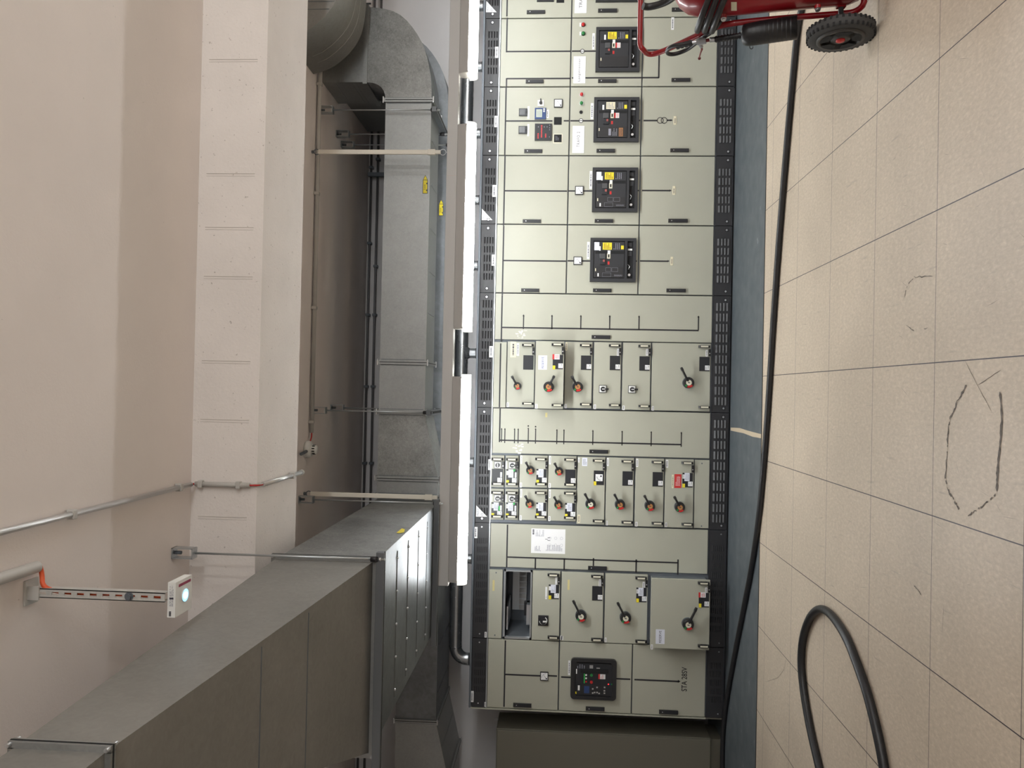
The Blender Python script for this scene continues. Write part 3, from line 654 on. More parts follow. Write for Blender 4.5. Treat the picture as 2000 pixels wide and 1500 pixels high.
# --- two feeder cubicles
for k, (x0, x1, lb, hp, bp, tg, sq, lines, st, gt) in enumerate((
    (XS[4], XS[3], 'beige breaker cubicle with triangular badge, left of the TRAFO 2 cubicle', ((1021, 1056.4, 429, 435.6), (1161.4, 1197.4, 428.5, 435.3), (1305, 1342.6, 428, 435)), (1156.6, 1245, 329, 415), (1151.5, 1156.6, 334, 369), (1123, 1139.5, 364, 381),
     (((986, 306), (984, 439.5)), ((985, 373), (1107.5, 373)), ((1110.5, 373), (1123, 373)), ((1139, 373), (1157, 373)), ((1245, 372.2), (1248, 372.2)), ((1254, 372.2), (1308, 372.2))), (1313.5, 1319, 363.6, 380.4), (961.6, 969, 361.5, 384.6)),
    (XS[5], XS[4], 'beige breaker cubicle without badge, beside the wide cubicle with six drawers', ((1018, 1053, 563.8, 570.5), (1158, 1194, 564, 570.8), (1301.5, 1339, 564.2, 571)), (1152.4, 1241.5, 466, 551.4), (1146.4, 1151.5, 472.5, 506), (1120, 1136.5, 501.6, 517.5),
     (((983.5, 442.5), (981.5, 575)), ((982.5, 509.5), (1105.5, 509.5)), ((1108.5, 509.5), (1120, 509.5)), ((1136, 509.7), (1153, 509.7)), ((1241, 510), (1244, 510)), ((1250, 510), (1304, 510))), (1309.6, 1314.4, 501.6, 518.4), (960.4, 966.4, 497.4, 519)))):
    c = cubicle(lb, x0, x1, 5); D = three_doors(c, x0, x1)
    for d_, h in zip(D, hp): latch(d_, R(*h))
    b = MB()
    for p, q in lines: seg(b, p, q)
    arrow(b, lines[-1][1], (0, -1), .013); b.build('mimic_diagram', c)
    breaker(c, *bp, 'dial', paper=True, second_yellow=(k == 1), label='black air circuit breaker with white paper and yellow sticker')
    plate(D[1], R(*tg), rows=1, sv=10+k); meter(D[1], R(*sq)); plate(D[2], R(*st), m='cream_label', rows=1, thick=.003); gtag(c, *gt, 9+k)
    if k == 0: triangle_badge(c, (940.7, 430), (941.2, 407.5), (962, 430))

# --- first motor control cubicle
c5 = cubicle('beige wide cubicle with six withdrawable units and upward arrows on its diagram', XS[6], XS[5], 10)
xd = fx(1170, 667)[0]
d5 = door(c5, (xd, XS[5], Z_LO, Z_HI)); latch(d5, R(1155.4, 1192, 655, 662))
b = MB(); seg(b, (981, 578), (979, 666)); seg(b, (977.5, 672), (976, 794)); seg(b, (980, 642.5), (1364.5, 642.5))
for px, py in ((1022.5, 641.5), (1078, 642), (1134.4, 642.5), (1190.8, 643), (1248, 643.5), (1364, 644)): seg(b, (px, py-25), (px, py), .010); arrow(b, (px, py-24), (1, 0), .012)
b.build('mimic_diagram', c5)
b = MB()
for k in range(16):
    x = random.uniform(1003, 1026); y = random.uniform(644, 662); q = R(x, x+random.uniform(1, 6), y, y+random.uniform(.6, 3)); b.rect(q, YF-.0002-.00004*k, 'residue', .0004)
lab(b.build('glue_residue', d5), 'whitish glue residue')
b = MB(); q0 = R(961.5, 989, 667, 796.5); b.box(q0[0]+.003, q0[1]-.004, YF, YF+.02, q0[2]+.002, Z_HI-.003, 'beige_paint'); b.build('blanking_panel', c5, bevel=.002)
drawer(c5, 990, 1044, 667, 796, 0, 'lever', (1010.8, 753.8), (-11, -19), .032, stick='', tags=(((997, 1008, 667.3, 698), '', 'cream_label', 1), ((1009, 1014, 670.5, 695), '', 'white_label', 1), ((989.5, 994, 786, 795), '', 'white_label', 1)), L=.09, label='drawer with a cream paper strip and empty black plate')
q = drawer(c5, 1045, 1101.5, 666, 799, .11, 'lever', (1071.5, 755.5), (10, -20), .043, stick='ry s', tags=(((1045.5, 1050, 789, 798), '', 'white_label', 1),), label='drawer pulled out a little, marked RESERVE')
plate(q, R(1051.4, 1068.6, 694.3, 722, YF-.11), 'RESERVE', 'paper', 'blue_ink', .27, YF-.114, 'sign', tw=.82)
drawer(c5, 1102.6, 1156.6, 667.5, 797.5, 0, 'lever', (1128, 755.5), (-11, -19), .043, stick='s', tags=(((1104, 1108, 668.5, 685), '', 'cream_label', 1), ((1103, 1107, 789, 797), '', 'white_label', 1)), label='drawer with copper hub lever in the shade of the pulled out unit')
drawer(c5, 1159, 1213, 668, 799, 0, 'switch', (1177.2, 759.8), {}, stick='s', tags=(((1205, 1209, 681, 695), '', 'white_label', 1), ((1159.5, 1164, 790, 799), '', 'white_label', 1)), label='upper of two drawers with a square switch')
drawer(c5, 1215, 1270.6, 669, 801, 0, 'switch', (1234.2, 760.5), {}, stick='s', tags=(((1261.5, 1266, 681.5, 694.5), '', 'white_label', 1), ((1215.5, 1220, 792, 801), '', 'white_label', 1)), label='lower of two drawers with a square switch')
drawer(c5, 1272.4, 1387.6, 670, 803, 0, 'lever', (1343.5, 747.5), (-14.5, -27), .046, 'cream_plastic', stick='s', tags=(((1378, 1382, 683.5, 696.5), '', 'white_label', 1), ((1272.8, 1277, 793, 802), '', 'white_label', 1)), L=.135, label='tall bottom drawer with pale hub lever')
gtag(c5, 955.6, 962.5, 676, 698, 12)

# --- second motor control cubicle with small units
c6 = cubicle('beige wide cubicle with many small drawers at the top and a red notice', XS[7], XS[6], 10)
xd = fx(1170, 891)[0]
d6 = door(c6, (xd, XS[6], Z_LO, Z_HI)); latch(d6, R(1151, 1187.5, 878.4, 885.6))
b = MB(); seg(b, (977, 799), (975.5, 862)); seg(b, (976, 864), (1330.5, 864))
for px, up in ((979.6, 0), (986, 0), (1005, 0), (1012, 0), (1031.8, 5), (1046, 3), (1087.6, 0), (1101.4, 0), (1157.8, 0), (1215, 0), (1271.8, 0), (1330.6, 0)):
    yb = 862.5+(px-976)*.022; seg(b, (px, yb-25), (px, yb+(1.5 if px not in (979.6,) else 0)), .0085); arrow(b, (px, yb-24-up*.4), (1, 0), .010)
    if up: x, z = fx(px, yb-27-up*.5); b.disc_y(x+.01, YF-.0017, z, .007, 'mimic_black', 10)
b.build('mimic_diagram', c6)
b = MB()
for k in range(18):
    x = random.uniform(1000, 1019); y = random.uniform(866, 884); q = R(x, x+random.uniform(1, 6), y, y+random.uniform(.6, 3)); b.rect(q, YF-.0002-.00004*k, 'residue', .0004)
b.rect(R(1065, 1069, 806, 815), YF-.0002, 'tape_residue', .0004)
lab(b.build('glue_residue', d6), 'whitish glue residue')
SW = dict(s=.032, tab=None)
for i, (a, b_, c, d, bar, st, lb) in enumerate((
    (958.6, 985, 889, 952, 'v', 'sw', 'small drawer at the top right with bare black plate'), (987, 1013, 889.5, 952.5, 'h', 'ypsgw', 'small drawer at the right with green mark and yellow tag'),
    (958.2, 984.4, 954, 1015.5, 'h', 'ypsGw', 'small drawer at the top left with green mark'), (986.4, 1012.4, 954.5, 1016, 'h', 'ypsgw', 'small drawer at the left, second from the top'))):
    drawer(c6, a, b_, c, d, 0, 'switch', ((a+b_)/2+.5, c+19), dict(s=.031, tab=None if bar == 'v' else (1, 0), bar='h' if bar == 'v' else 'v'), stick=st, small=True, label=lb, tags=(((a+.6, a+3, c+11, c+26), '', 'white_label', 0),))
for a, b_, c, d, rot, st, lb in (
    (1014.4, 1069.6, 889, 952.5, (1035.8, 917.8), 'pys', 'middle sized drawer at the right with paper and yellow tag, upper'), (1070.5, 1126, 890, 953.5, (1091.5, 919.8), 's', 'middle sized drawer at the right with bare black plate'),
    (1014, 1069, 954.5, 1016.5, (1034.4, 982.8), 'pys', 'middle sized drawer at the left, upper'), (1070, 1125.4, 955.5, 1018, (1090.5, 984.8), 'pys', 'middle sized drawer at the left, lower')):
    drawer(c6, a, b_, c, d, 0, 'lever', rot, (-8, -15), .034, stick=st, label=lb, tags=(((a+2, a+5.5, c+.5, c+17), '', 'white_label', 1), ((a+1, a+5, d-10, d-.5), '', 'white_label', 1)), L=.078)
for a, b_, c, d, rot, hub, st, lb, tg in (
    (1126.6, 1181.5, 892, 1024.5, (1153, 983.5), 'cream_plastic', 'yk', 'wide drawer with dial meter and pale hub lever', (((1129, 1132, 894, 903), '', 'white_label', 1), ((1137, 1147, 894, 910), '', 'paper', 4), ((1128, 1133, 1005, 1021), '', 'cream_label', 1))),
    (1183, 1237.6, 893.5, 1027, (1210.3, 984.5), 'copper_disc', 's', 'wide drawer with copper hub lever below the dial meter unit', (((1185, 1189, 894.5, 910), '', 'white_label', 1), ((1183.5, 1187, 1017, 1026), '', 'white_label', 1))),
    (1240, 1296.4, 895, 1029, (1268.4, 987), 'copper_disc', 's', 'wide drawer with copper hub lever above the red notice unit', (((1242, 1246.5, 896, 912), '', 'white_label', 1), ((1240.5, 1245, 1019, 1028), '', 'white_label', 1))),
    (1298, 1354.6, 896.5, 1031, (1326.5, 989.3), 'copper_disc', 'pys', 'bottom wide drawer with a red notice', (((1300, 1305, 898, 913.5), '', 'white_label', 1), ((1298.5, 1303, 1020.5, 1029), '', 'white_label', 1), ((1312, 1315.5, 927, 953.5), '', 'cream_label', 1)))):
    o = drawer(c6, a, b_, c, d, 0, 'lever', rot, (-11, -19.5), .042, hub, stick=st, label=lb, tags=tg, L=.10)
    if st == 'pys':
        q = R(1317, 1330.5, 926, 953); b = MB(); b.rect(q, YF-.004, 'red_label', .002); b.scribble(q, YF-.0063, 'white_label', 5, .3, .16, 21); lab(b.build('notice', o), 'red notice with white print')
b = MB(); q0 = R(1356.4, 1384, 898, 1032); b.box(q0[0]+.002, q0[1]-.002, YF, YF+.02, Z_LO+.003, q0[3], 'beige_paint')
for px, py in ((1371, 905), (1370, 1027.5)): x, z = fx(px, py); b.cyl((x, YF-.003, z), (x, YF, z), .006, 'frame_steel', 10)
b.build('blanking_panel', c6, bevel=.002)
gtag(c6, 953.5, 958, 897, 918, 13)
triangle_badge(c6, (929.6, 1009), (930.3, 987), (951.6, 1009.3))

# --- third motor control cubicle with the open slot
q_open = R(983.5, 1038, 1113.5, 1248)
c7 = cubicle('beige wide cubicle with an open slot, a paper sheet and a unit pulled out below', XS[8], XS[7], 10, style='narrow', open_rect=q_open)
xd = fx(1170, 1115)[0]
d7 = door(c7, (xd, XS[7], Z_LO, Z_HI)); latch(d7, R(1148.5, 1185, 1105.5, 1113))
b = MB(); seg(b, (991, 1026), (989.8, 1107)); seg(b, (990.5, 1093.5), (1324, 1093.5))
for px, y1 in ((1045.6, 1110), (1102, 1112), (1159, 1106), (1242.4, 1117), (1324, 1121)): seg(b, (px, 1091.5 if px < 1200 else 1094), (px, y1))
b.build('mimic_diagram', c7)
q = R(1037.5, 1104, 1033, 1081); b = MB(); b.rect(q, YF, 'white_label', .0012); w = q[1]-q[0]; h = q[3]-q[2]; yy = YF-.0014
for u0, u1, v0, v1, rows in ((.68, .95, .12, .38, 9), (.10, .36, .42, .93, 14), (.08, .30, .10, .30, 5)): b.scribble((q[0]+w*u0, q[0]+w*u1, q[3]-h*v1, q[3]-h*v0), yy, 'grey_ink', rows, .5, .02, rows)
b.scribble((q[0]+w*.75, q[0]+w*.97, q[3]-h*.09, q[3]-h*.03), yy, 'ink', 1, .9, .02, 2)
for u, v in ((.58, .45), (.64, .52), (.53, .52)): b.box(q[0]+w*u-.002, q[0]+w*u+.002, yy-.0003, yy, q[3]-h*v-.012, q[3]-h*v+.012, 'ink')
for k in range(6): b.disc_y(q[0]+w*(.35+.28*(k % 2)), yy-.0001, q[3]-h*(.55+.17*(k//2)), .012, 'grey_ink', 10, r0=.0105)
lab(b.build('instruction_sheet', d7), 'white printed sheet')
b = MB(); q0 = R(955, 980.5, 1112, 1247); b.box(q0[0]+.003, q0[1]-.003, YF, YF+.02, q0[2], Z_HI-.003, 'beige_paint')
for px, py in ((969, 1118.5), (966.5, 1240.5)): x, z = fx(px, py); b.cyl((x, YF-.003, z), (x, YF, z), .006, 'frame_steel', 10)
b.rect(R(962, 966, 1133, 1154), YF-.0002, 'tape_residue', .0004)
b.build('blanking_panel', c7, bevel=.002)
# the empty slot
q = q_open; b = MB(); e = .002; Yb = YF+.55
b.add([(q[0]+e, YF, q[2]+e), (q[1]-e, YF, q[2]+e), (q[1]-e, YF, q[3]-e), (q[0]+e, YF, q[3]-e), (q[0]+e, Yb, q[2]+e), (q[1]-e, Yb, q[2]+e), (q[1]-e, Yb, q[3]-e), (q[0]+e, Yb, q[3]-e)], [(0, 1, 5, 4), (1, 2, 6, 5), (2, 3, 7, 6), (3, 0, 4, 7), (4, 5, 6, 7)], 'frame_steel')
for q4 in ((q[0], q[0]+.016, q[2], q[3]), (q[1]-.014, q[1], q[2], q[3]), (q[0], q[1], q[3]-.014, q[3]), (q[0], q[1], q[2], q[2]+.012)): b.box(q4[0], q4[1], YF-.002, YF+.03, q4[2], q4[3], 'frame_zinc')
sl = b.build('open_slot', c7)
b = MB(); w = q[1]-q[0]; h = q[3]-q[2]; bx0, bx1, bz0, bz1 = q[0]+w*.18, q[0]+w*.80, q[2]+h*.26, q[3]-h*.20
b.box(bx0, bx1, Yb-.03, Yb-.02, bz0, bz1, 'frame_zinc')
for k in range(7): b.box(bx0+(bx1-bx0)*k/7+.004, bx0+(bx1-bx0)*(k+1)/7-.006, Yb-.034, Yb-.03, bz0+.004, bz0+(bz1-bz0)*.52, 'lamp_body')
b.build('shutter', sl)
b = MB(); b.box(q[0]+w*.10, q[0]+w*.40, YF+.22, YF+.40, q[2]+.02, q[2]+.05, 'silver'); b.box(q[0]+w*.08, q[0]+w*.42, YF+.10, YF+.5, q[3]-.035, q[3]-.022, 'silver')
b.box(q[0]+w*.20, q[0]+w*.40, YF+.30, YF+.36, q[2]+.012, q[2]+.075, 'black_plastic'); b.build('guide_rail', sl)
o = drawer(c7, 1039, 1093.6, 1114.5, 1251, 0, 'none', stick='pys', tags=(((1065, 1068.6, 1146, 1170), '', 'white_label', 1), ((1084.5, 1088, 1126, 1142.5), '', 'white_label', 1), ((1094, 1097.5, 1241, 1250), '', 'white_label', 1)), label='drawer right under the open slot with a square black switch')
square_switch(o, 1061, 1211.5, YF-.004, .044, None, dark=True)
o = drawer(c7, 1095.4, 1178.5, 1117.5, 1255.5, 0, 'lever', (1134.5, 1201), (-15.5, -30), .046, 'cream_plastic', stick='s', label='drawer with pale hub lever and a strip of old tape', tags=(((1169.5, 1173.8, 1131, 1146), '', 'white_label', 1), ((1095.8, 1100, 1241.5, 1250), '', 'white_label', 1)), L=.145)
b = MB(); b.rect(R(1108.5, 1112.5, 1132, 1152), YF-.0042, 'tape_residue', .0005); b.build('tape_residue', o)
drawer(c7, 1180.6, 1264.6, 1120.5, 1259, 0, 'lever', (1221, 1204.5), (-16, -30), .046, 'cream_plastic', stick='pys', label='drawer with pale hub lever and a paper on its plate', tags=(((1255, 1259.5, 1136, 1149.5), '', 'white_label', 1), ((1180.8, 1184.6, 1245, 1254), '', 'white_label', 1)), L=.145)
o = drawer(c7, 1270.5, 1386.5, 1130.5, 1268, .15, 'lever', (1342.5, 1217), (12.5, -29.5), .046, 'cream_plastic', stick='rys', label='tall drawer pulled well out, marked RESERVE', tags=(((1377, 1381, 1147, 1161), '', 'white_label', 1), ((1270.8, 1275, 1258.5, 1268), '', 'white_label', 1)), L=.15)
plate(o, R(1280.5, 1298, 1229, 1257.3, YF-.15), 'RESERVE', 'paper', 'ink', .26, YF-.154, 'sign', tw=.82)
plate(c7, R(925.6, 932.5, 1029, 1051), '', 'white_label', y=YF-.001, rows=1, sv=14); plate(c7, R(946.5, 950.5, 1234, 1245), '', 'white_label', y=YF-.001, rows=1, sv=15)

# --- incoming cubicle at the left end
c8 = cubicle('beige end cubicle with the black "STA 28SV" lettering and a rounded breaker', XS[9], XS[8], 5, style='narrow')
za = fx(1091.5, 1315)[1]; zb = fx(1234.5, 1320)[1]
D8 = three_doors(c8, XS[9], XS[8], za, zb)
latch(D8[0], R(1002.4, 1038, 1373, 1380.5)); latch(D8[1], R(1144, 1180.6, 1380, 1387.5)); latch(D8[2], R(1287, 1324, 1386.5, 1394))
b = MB()
for p, q in (((986.5, 1252), (985, 1379)), ((986, 1318.5), (1055, 1318.5)), ((1071, 1320), (1088, 1320)), ((1096, 1322.5), (1115, 1322.5)), ((1203, 1326), (1231, 1326)), ((1239, 1328.5), (1326, 1329.5))): seg(b, p, q)
arrow(b, (1324, 1330.5), (0, -1), .017); b.build('mimic_diagram', c8)
meter(D8[0], R(1055, 1071, 1311.6, 1328.4)); plate(D8[1], R(1109.5, 1114, 1290, 1318.5), rows=1, sv=16)
x, z = fx(1336.5, 1326.5); b = MB(); b.text('STA 28SV', x, YF-.0006, z, .046, 'mimic_black', w=.205, bold=True); b.build('lettering', D8[2])
# rounded breaker
x0, x1, z0, z1 = R(1114.6, 1203.4, 1285, 1364.5); m = MB(); rr = .03; pts = []
for cx, cz, a0 in ((x1-rr, z1-rr, 0), (x0+rr, z1-rr, 90), (x0+rr, z0+rr, 180), (x1-rr, z0+rr, 270)):
    for k in range(6): a = math.radians(a0+k*18); pts.append((cx+math.cos(a)*rr, cz+math.sin(a)*rr))
inn = [(x0+.03+(px-x0)*(x1-x0-.06)/(x1-x0), z0+.035+(pz-z0)*(z1-z0-.07)/(z1-z0)) for px, pz in pts]; n = len(pts)
m.add([(p[0], YF-.03, p[1]) for p in pts]+[(p[0], YF-.03, p[1]) for p in inn]+[(p[0], YF, p[1]) for p in pts]+[(p[0], YF-.008, p[1]) for p in inn],
      [(i, (i+1) % n, (i+1) % n+n, i+n) for i in range(n)]+[(i, i+2*n, (i+1) % n+2*n, (i+1) % n) for i in range(n)]+[(i+n, (i+1) % n+n, (i+1) % n+3*n, i+3*n) for i in range(n)]+[[i+3*n for i in range(n)]], 'black_plastic')
o = lab(m.build('circuit_breaker', c8), 'black air circuit breaker with rounded bezel'); W = x1-x0; H = z1-z0
def n8(zx0, zx1, zy0, zy1): return R(1090+zx0*.0733, 1090+zx1*.0733, 1270+zy0*.0733, 1270+zy1*.0733)
t = MB(); yf = YF-.018; q = n8(445, 1470, 330, 1190); t.box(q[0], q[1], yf, YF-.009, q[2], q[3], 'dark_panel')
t.box(*n8(600, 1340, 490, 580)[:2], yf-.008, yf, *n8(600, 1340, 490, 580)[2:], 'slot_dark'); t.scribble(n8(480, 740, 350, 470), yf-.0004, 'grey_ink', 4, .4, .05, 3); t.scribble(n8(780, 1170, 380, 470), yf-.0004, 'lamp_body', 2, .5, .03, 4)
t.build('face_plate', o)
t = MB(); t.rect(n8(475, 505, 478, 605), yf, 'white_label'); t.rect(n8(525, 575, 915, 1045), yf, 'white_label'); t.rect(n8(455, 490, 1080, 1140), yf, 'yellow_label'); t.build('sticker', o)
t = MB(); t.rect(n8(1068, 1115, 615, 745), yf, 'red_label'); t.rect(n8(1115, 1255, 620, 748), yf, 'white_label'); t.scribble(n8(1115, 1220, 620, 748), yf-.0018, 'red_label', 4, .4, .08, 5); t.build('warning_label', o)
for mm, py in (('green_plastic', 640), ('red_plastic', 825)):
    t = MB(); x, z = fx(1090+885*.0733, 1270+py*.0733); t.cyl((x, yf, z), (x, yf-.008, z), .0125, mm, 16); lab(t.build('push_button', o), 'green push button' if mm[0] == 'g' else 'red push button')
t = MB(); t.rect(n8(683, 712, 600, 860), yf, 'green_label', .001)
for py, mm in ((640, 'white_plastic'), (725, 'white_plastic'), (815, 'red_plastic')): x, z = fx(1090+745*.0733, 1270+py*.0733); t.cyl((x, yf, z), (x, yf-.002, z), .008, mm, 10)
t.build('status_window', o)
t = MB(); q = n8(600, 1290, 905, 1170); t.box(q[0], q[1], yf-.003, yf, q[2], q[3], 'black_plastic'); t.rect(n8(690, 830, 930, 1120), yf-.003, 'blue_plastic', .001)
for zx, zy in ((920, 1005), (1035, 965), (970, 1100), (1035, 1100), (920, 1115), (1090, 1125), (1235, 965), (1230, 1055), (1230, 1120)): t.rect(n8(zx-20, zx+20, zy-18, zy+18), yf-.003, 'lamp_body', .001)
for k, mm in enumerate(('red_led', 'blue_plastic', 'green_label')): t.rect(n8(1325+k*45, 1350+k*45, 870, 900), yf, mm, .001)
t.build('trip_unit', o)
plate(c8, R(919, 925, 1349.4, 1371), '', 'white_label', y=YF-.001, rows=1, sv=17); plate(c8, R(946, 949.6, 1371, 1380), '', 'white_label', y=YF-.001, rows=1, sv=18)
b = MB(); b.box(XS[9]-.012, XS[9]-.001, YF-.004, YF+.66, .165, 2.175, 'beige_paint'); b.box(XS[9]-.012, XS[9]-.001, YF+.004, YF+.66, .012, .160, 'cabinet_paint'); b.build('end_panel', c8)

# --- separate cabinet further left
t = thing('side_cabinet', 'plain dull beige cabinet standing left of the switchboard end', 'cabinet', (-3.55, 6.98, 0))
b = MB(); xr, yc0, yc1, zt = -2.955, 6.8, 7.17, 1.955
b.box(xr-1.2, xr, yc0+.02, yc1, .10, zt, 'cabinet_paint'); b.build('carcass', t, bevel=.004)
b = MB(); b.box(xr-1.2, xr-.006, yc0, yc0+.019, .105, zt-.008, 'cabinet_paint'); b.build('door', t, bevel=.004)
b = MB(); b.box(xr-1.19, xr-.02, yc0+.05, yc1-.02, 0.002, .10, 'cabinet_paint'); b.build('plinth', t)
b = MB(); x, z = xr-.04, zt; b.cyl((x, 7.1, z), (x, 7.1, z+.012), .008, 'silver', 10)
b.tube([(x+.014*math.cos(a*math.pi/6), 7.1, z+.024+.014*math.sin(a*math.pi/6)) for a in range(13)], .004, 'silver', 8); lab(b.build('lifting_eye', t), 'steel lifting eye')

# ------------------------------------------------------------------ lamps and their trunking
z_rt = at_y(868, 600, YL).z; z_rb = at_y(888.5, 600, YL).z; z_lm = at_y(906, 600, YL).z; z_lb = at_y(923, 600, YL).z
xe = at_y(880, 1142, YL).x
b = MB(); b.box(xe, 5.2, YL-.045, YL+.045, z_rb+.001, z_rt, 'rail_paint')
for py in (346,): x = at_y(880, py, YL).x; b.box(x-.003, x+.003, YL-.0456, YL-.04, z_rb+.002, z_rt-.001, 'seam_paint')
tag(b.build('cable_trunking', bevel=.003), 'long pale grey trunking hung in front of the switchboard above the lamps', 'trunking')
def lamp_meshes():
    L = 1.57; hw = .062
    body = MB()
    prof = [(-.045, z_rb), (.045, z_rb), (hw, z_lm+.008), (hw, z_lm), (-hw, z_lm), (-hw, z_lm+.008)]
    prof = [(YL+y, z) for y, z in prof]
    n = len(prof)
    body.add([(0.03, y, z) for y, z in prof]+[(L-.03, y, z) for y, z in prof], [list(range(n)), list(range(2*n-1, n-1, -1))]+[(i, (i+1) % n, (i+1) % n+n, i+n) for i in range(n)], 'lamp_body')
    dif = MB(); A = []
    zc = z_lm; dh = z_lm-z_lb
    for k in range(9): a = math.pi*k/8; A.append((YL-math.cos(a)*.055, zc-math.sin(a)**.6*dh if 0 < k < 8 else zc))
    n = len(A); e0, e1 = .045, L-.045
    dif.add([(e0, y, z) for y, z in A]+[(e1, y, z) for y, z in A], [(i, i+1, n+i+1, n+i) for i in range(n-1)]+[[i for i in range(n)], [n+i for i in range(n)][::-1]], 'lamp_clear')
    ends = []
    for e0, e1 in ((.012, .045), (L-.045, L-.012)):
        en = MB(); A2 = [(YL+(y-YL)*1.06, zc-(zc-z)*1.04) for y, z in A]
        en.add([(e0, y, z) for y, z in A2]+[(e1, y, z) for y, z in A2], [(i, i+1, n+i+1, n+i) for i in range(n-1)]+[[i for i in range(n)], [n+i for i in range(n)][::-1]], 'lamp_end'); ends.append(en)
    return body, dif, ends, L
LB = {1140: 'left fluorescent tube lamp, at the left end of the grey trunking', 648: 'middle fluorescent tube lamp, its right end below the right hand cream tie', 152: 'right fluorescent tube lamp, cut by the picture edge'}
proto = None
for py, xl in ((648, None), (1140, None), (152, None)):
    x0 = at_y(906, py, YL).x
    if proto is None:
        body, dif, ends, L = lamp_meshes()
        proto = t = thing('tube_lamp', LB[py], 'lamp', (0, YL, z_lb), 'tube lamps in front of the switchboard')
        body.build('housing', t); lab(dif.build('diffuser', t), 'glowing white diffuser')
        for en in ends: en.build('end_cap', t)
        kids = list(t.children)
    else:
        t = proto.copy(); COL.objects.link(t); t['label'] = LB[py]
        for ch in kids: c = ch.copy(); COL.objects.link(c); c.parent = t
    t.location = (x0-.012, YL, z_lb)
for py, nm in ((297, 'right'), (968, 'left')):
    px0, px1 = (608, 862) if py == 297 else (600, 856)
    p0 = at_y(px0, py, YL); p1 = at_y(px1, py, YL); x = (p0.x+p1.x)/2
    t = thing('suspension_tie', 'cream plastic tie hanging the trunking, %s' % ('by the right hand duct hangers' if nm == 'right' else 'in front of the wide branch duct'), 'tie', (x, YL, z_rt), 'cream ties that hang the trunking')
    b = MB(); b.box(x-.017, x+.017, YL-.008, YL+.008, p1.z+.055, ZC-.05, 'pole_cream'); b.build('strap', t, bevel=.004)
    b = MB(); b.box(x-.021, x+.021, YL-.012, YL+.012, p1.z+.045, p1.z+.10, 'pole_cream'); b.box(x-.014, x+.014, YL-.01, YL+.01, p1.z+.005, p1.z+.045, 'pole_cream'); b.build('buckle', t, bevel=.003)
    b = MB(); zc = p1.z-.012; b.tube([(x+.022*math.cos(a*math.pi/8), YL, zc+.022*math.sin(a*math.pi/8)) for a in range(17)], .0028, 'silver', 6); b.tube([(x, YL, zc-.022), (x, YL, z_rt)], .003, 'silver', 6); b.build('ring', t)
    b = MB(); b.tube([(x+.020*math.cos(a*math.pi/8), YL, ZC-.038+.020*math.sin(a*math.pi/8)) for a in range(17)], .004, 'frame_steel', 6); b.cyl((x, YL, ZC-.02), (x, YL, ZC), .012, 'frame_steel', 8); b.build('ceiling_hook', t)

# ------------------------------------------------------------------ spiral pipe behind the lamps
YP = 7.02; zp = at_y(912.5, 200, YP).z; rp = .055; xl = at_y(891, 1262, YP).x
t = thing('exhaust_pipe', 'round spiral steel pipe running behind the lamps above the cubicle tops', 'pipe', (.5, YP, zp))
b = MB(); b.tube([(4.9, YP, zp), (xl, YP, zp)], rp, 'pipe_steel', 24)
x = xl+.12; k = 0
while x < 4.8:
    b.tube([(x+.03*math.cos(a), YP+(rp+.0005)*math.sin(a-math.pi/2), zp+(rp+.0005)*math.cos(a-math.pi/2)) if False else (x+.011*a, YP+(rp)*math.sin(a), zp+(rp)*math.cos(a)) for a in [i*math.pi/8 for i in range(17)]], .0016, 'pipe_steel', 5, caps=False); x += .14
b.build('spiral_section', t, weld=False)
b = MB(); rad = .11; P = [(xl-rad*math.sin(a), YP, zp-rad*(1-math.cos(a))) for a in [i*math.pi/20 for i in range(11)]]; P.append((xl-rad, YP, 2.20)); b.tube(P, rp, 'pipe_steel', 24); b.tube([(xl+.004, YP, zp), (xl-.004, YP, zp)], rp+.003, 'pipe_steel', 24); b.cyl((xl-rad, YP, 2.225), (xl-rad, YP, 2.215), rp+.004, 'rubber', 24); b.build('elbow', t)
for i, (x0, x1) in enumerate(zip(XS[1:], XS[:-1])):
    if i == 8: continue
    xb = (x0+x1)/2 if x1-x0 < .8 else x0+.5*(x1-x0)
    xb = at_y(926, (12, 131, 261, 391, 519, 690, 903, 0)[i], YP).x if i < 7 else (x0+x1)/2+.12
    b = MB(); b.cyl((xb, YP, 2.2), (xb, YP, zp), .045, 'pipe_steel', 20); b.cyl((xb, YP, zp-.075), (xb, YP, zp-.03), .045, 'pipe_steel', 20, r1=.07); b.cyl((xb, YP, 2.215), (xb, YP, 2.228), .048, 'rubber', 20)
    b.tube([(xb-.09, YP, zp), (xb-.084, YP, zp)], rp+.002, 'pipe_steel', 20); b.tube([(xb+.084, YP, zp), (xb+.09, YP, zp)], rp+.002, 'pipe_steel', 20)
    b.build('branch', t, weld=False)

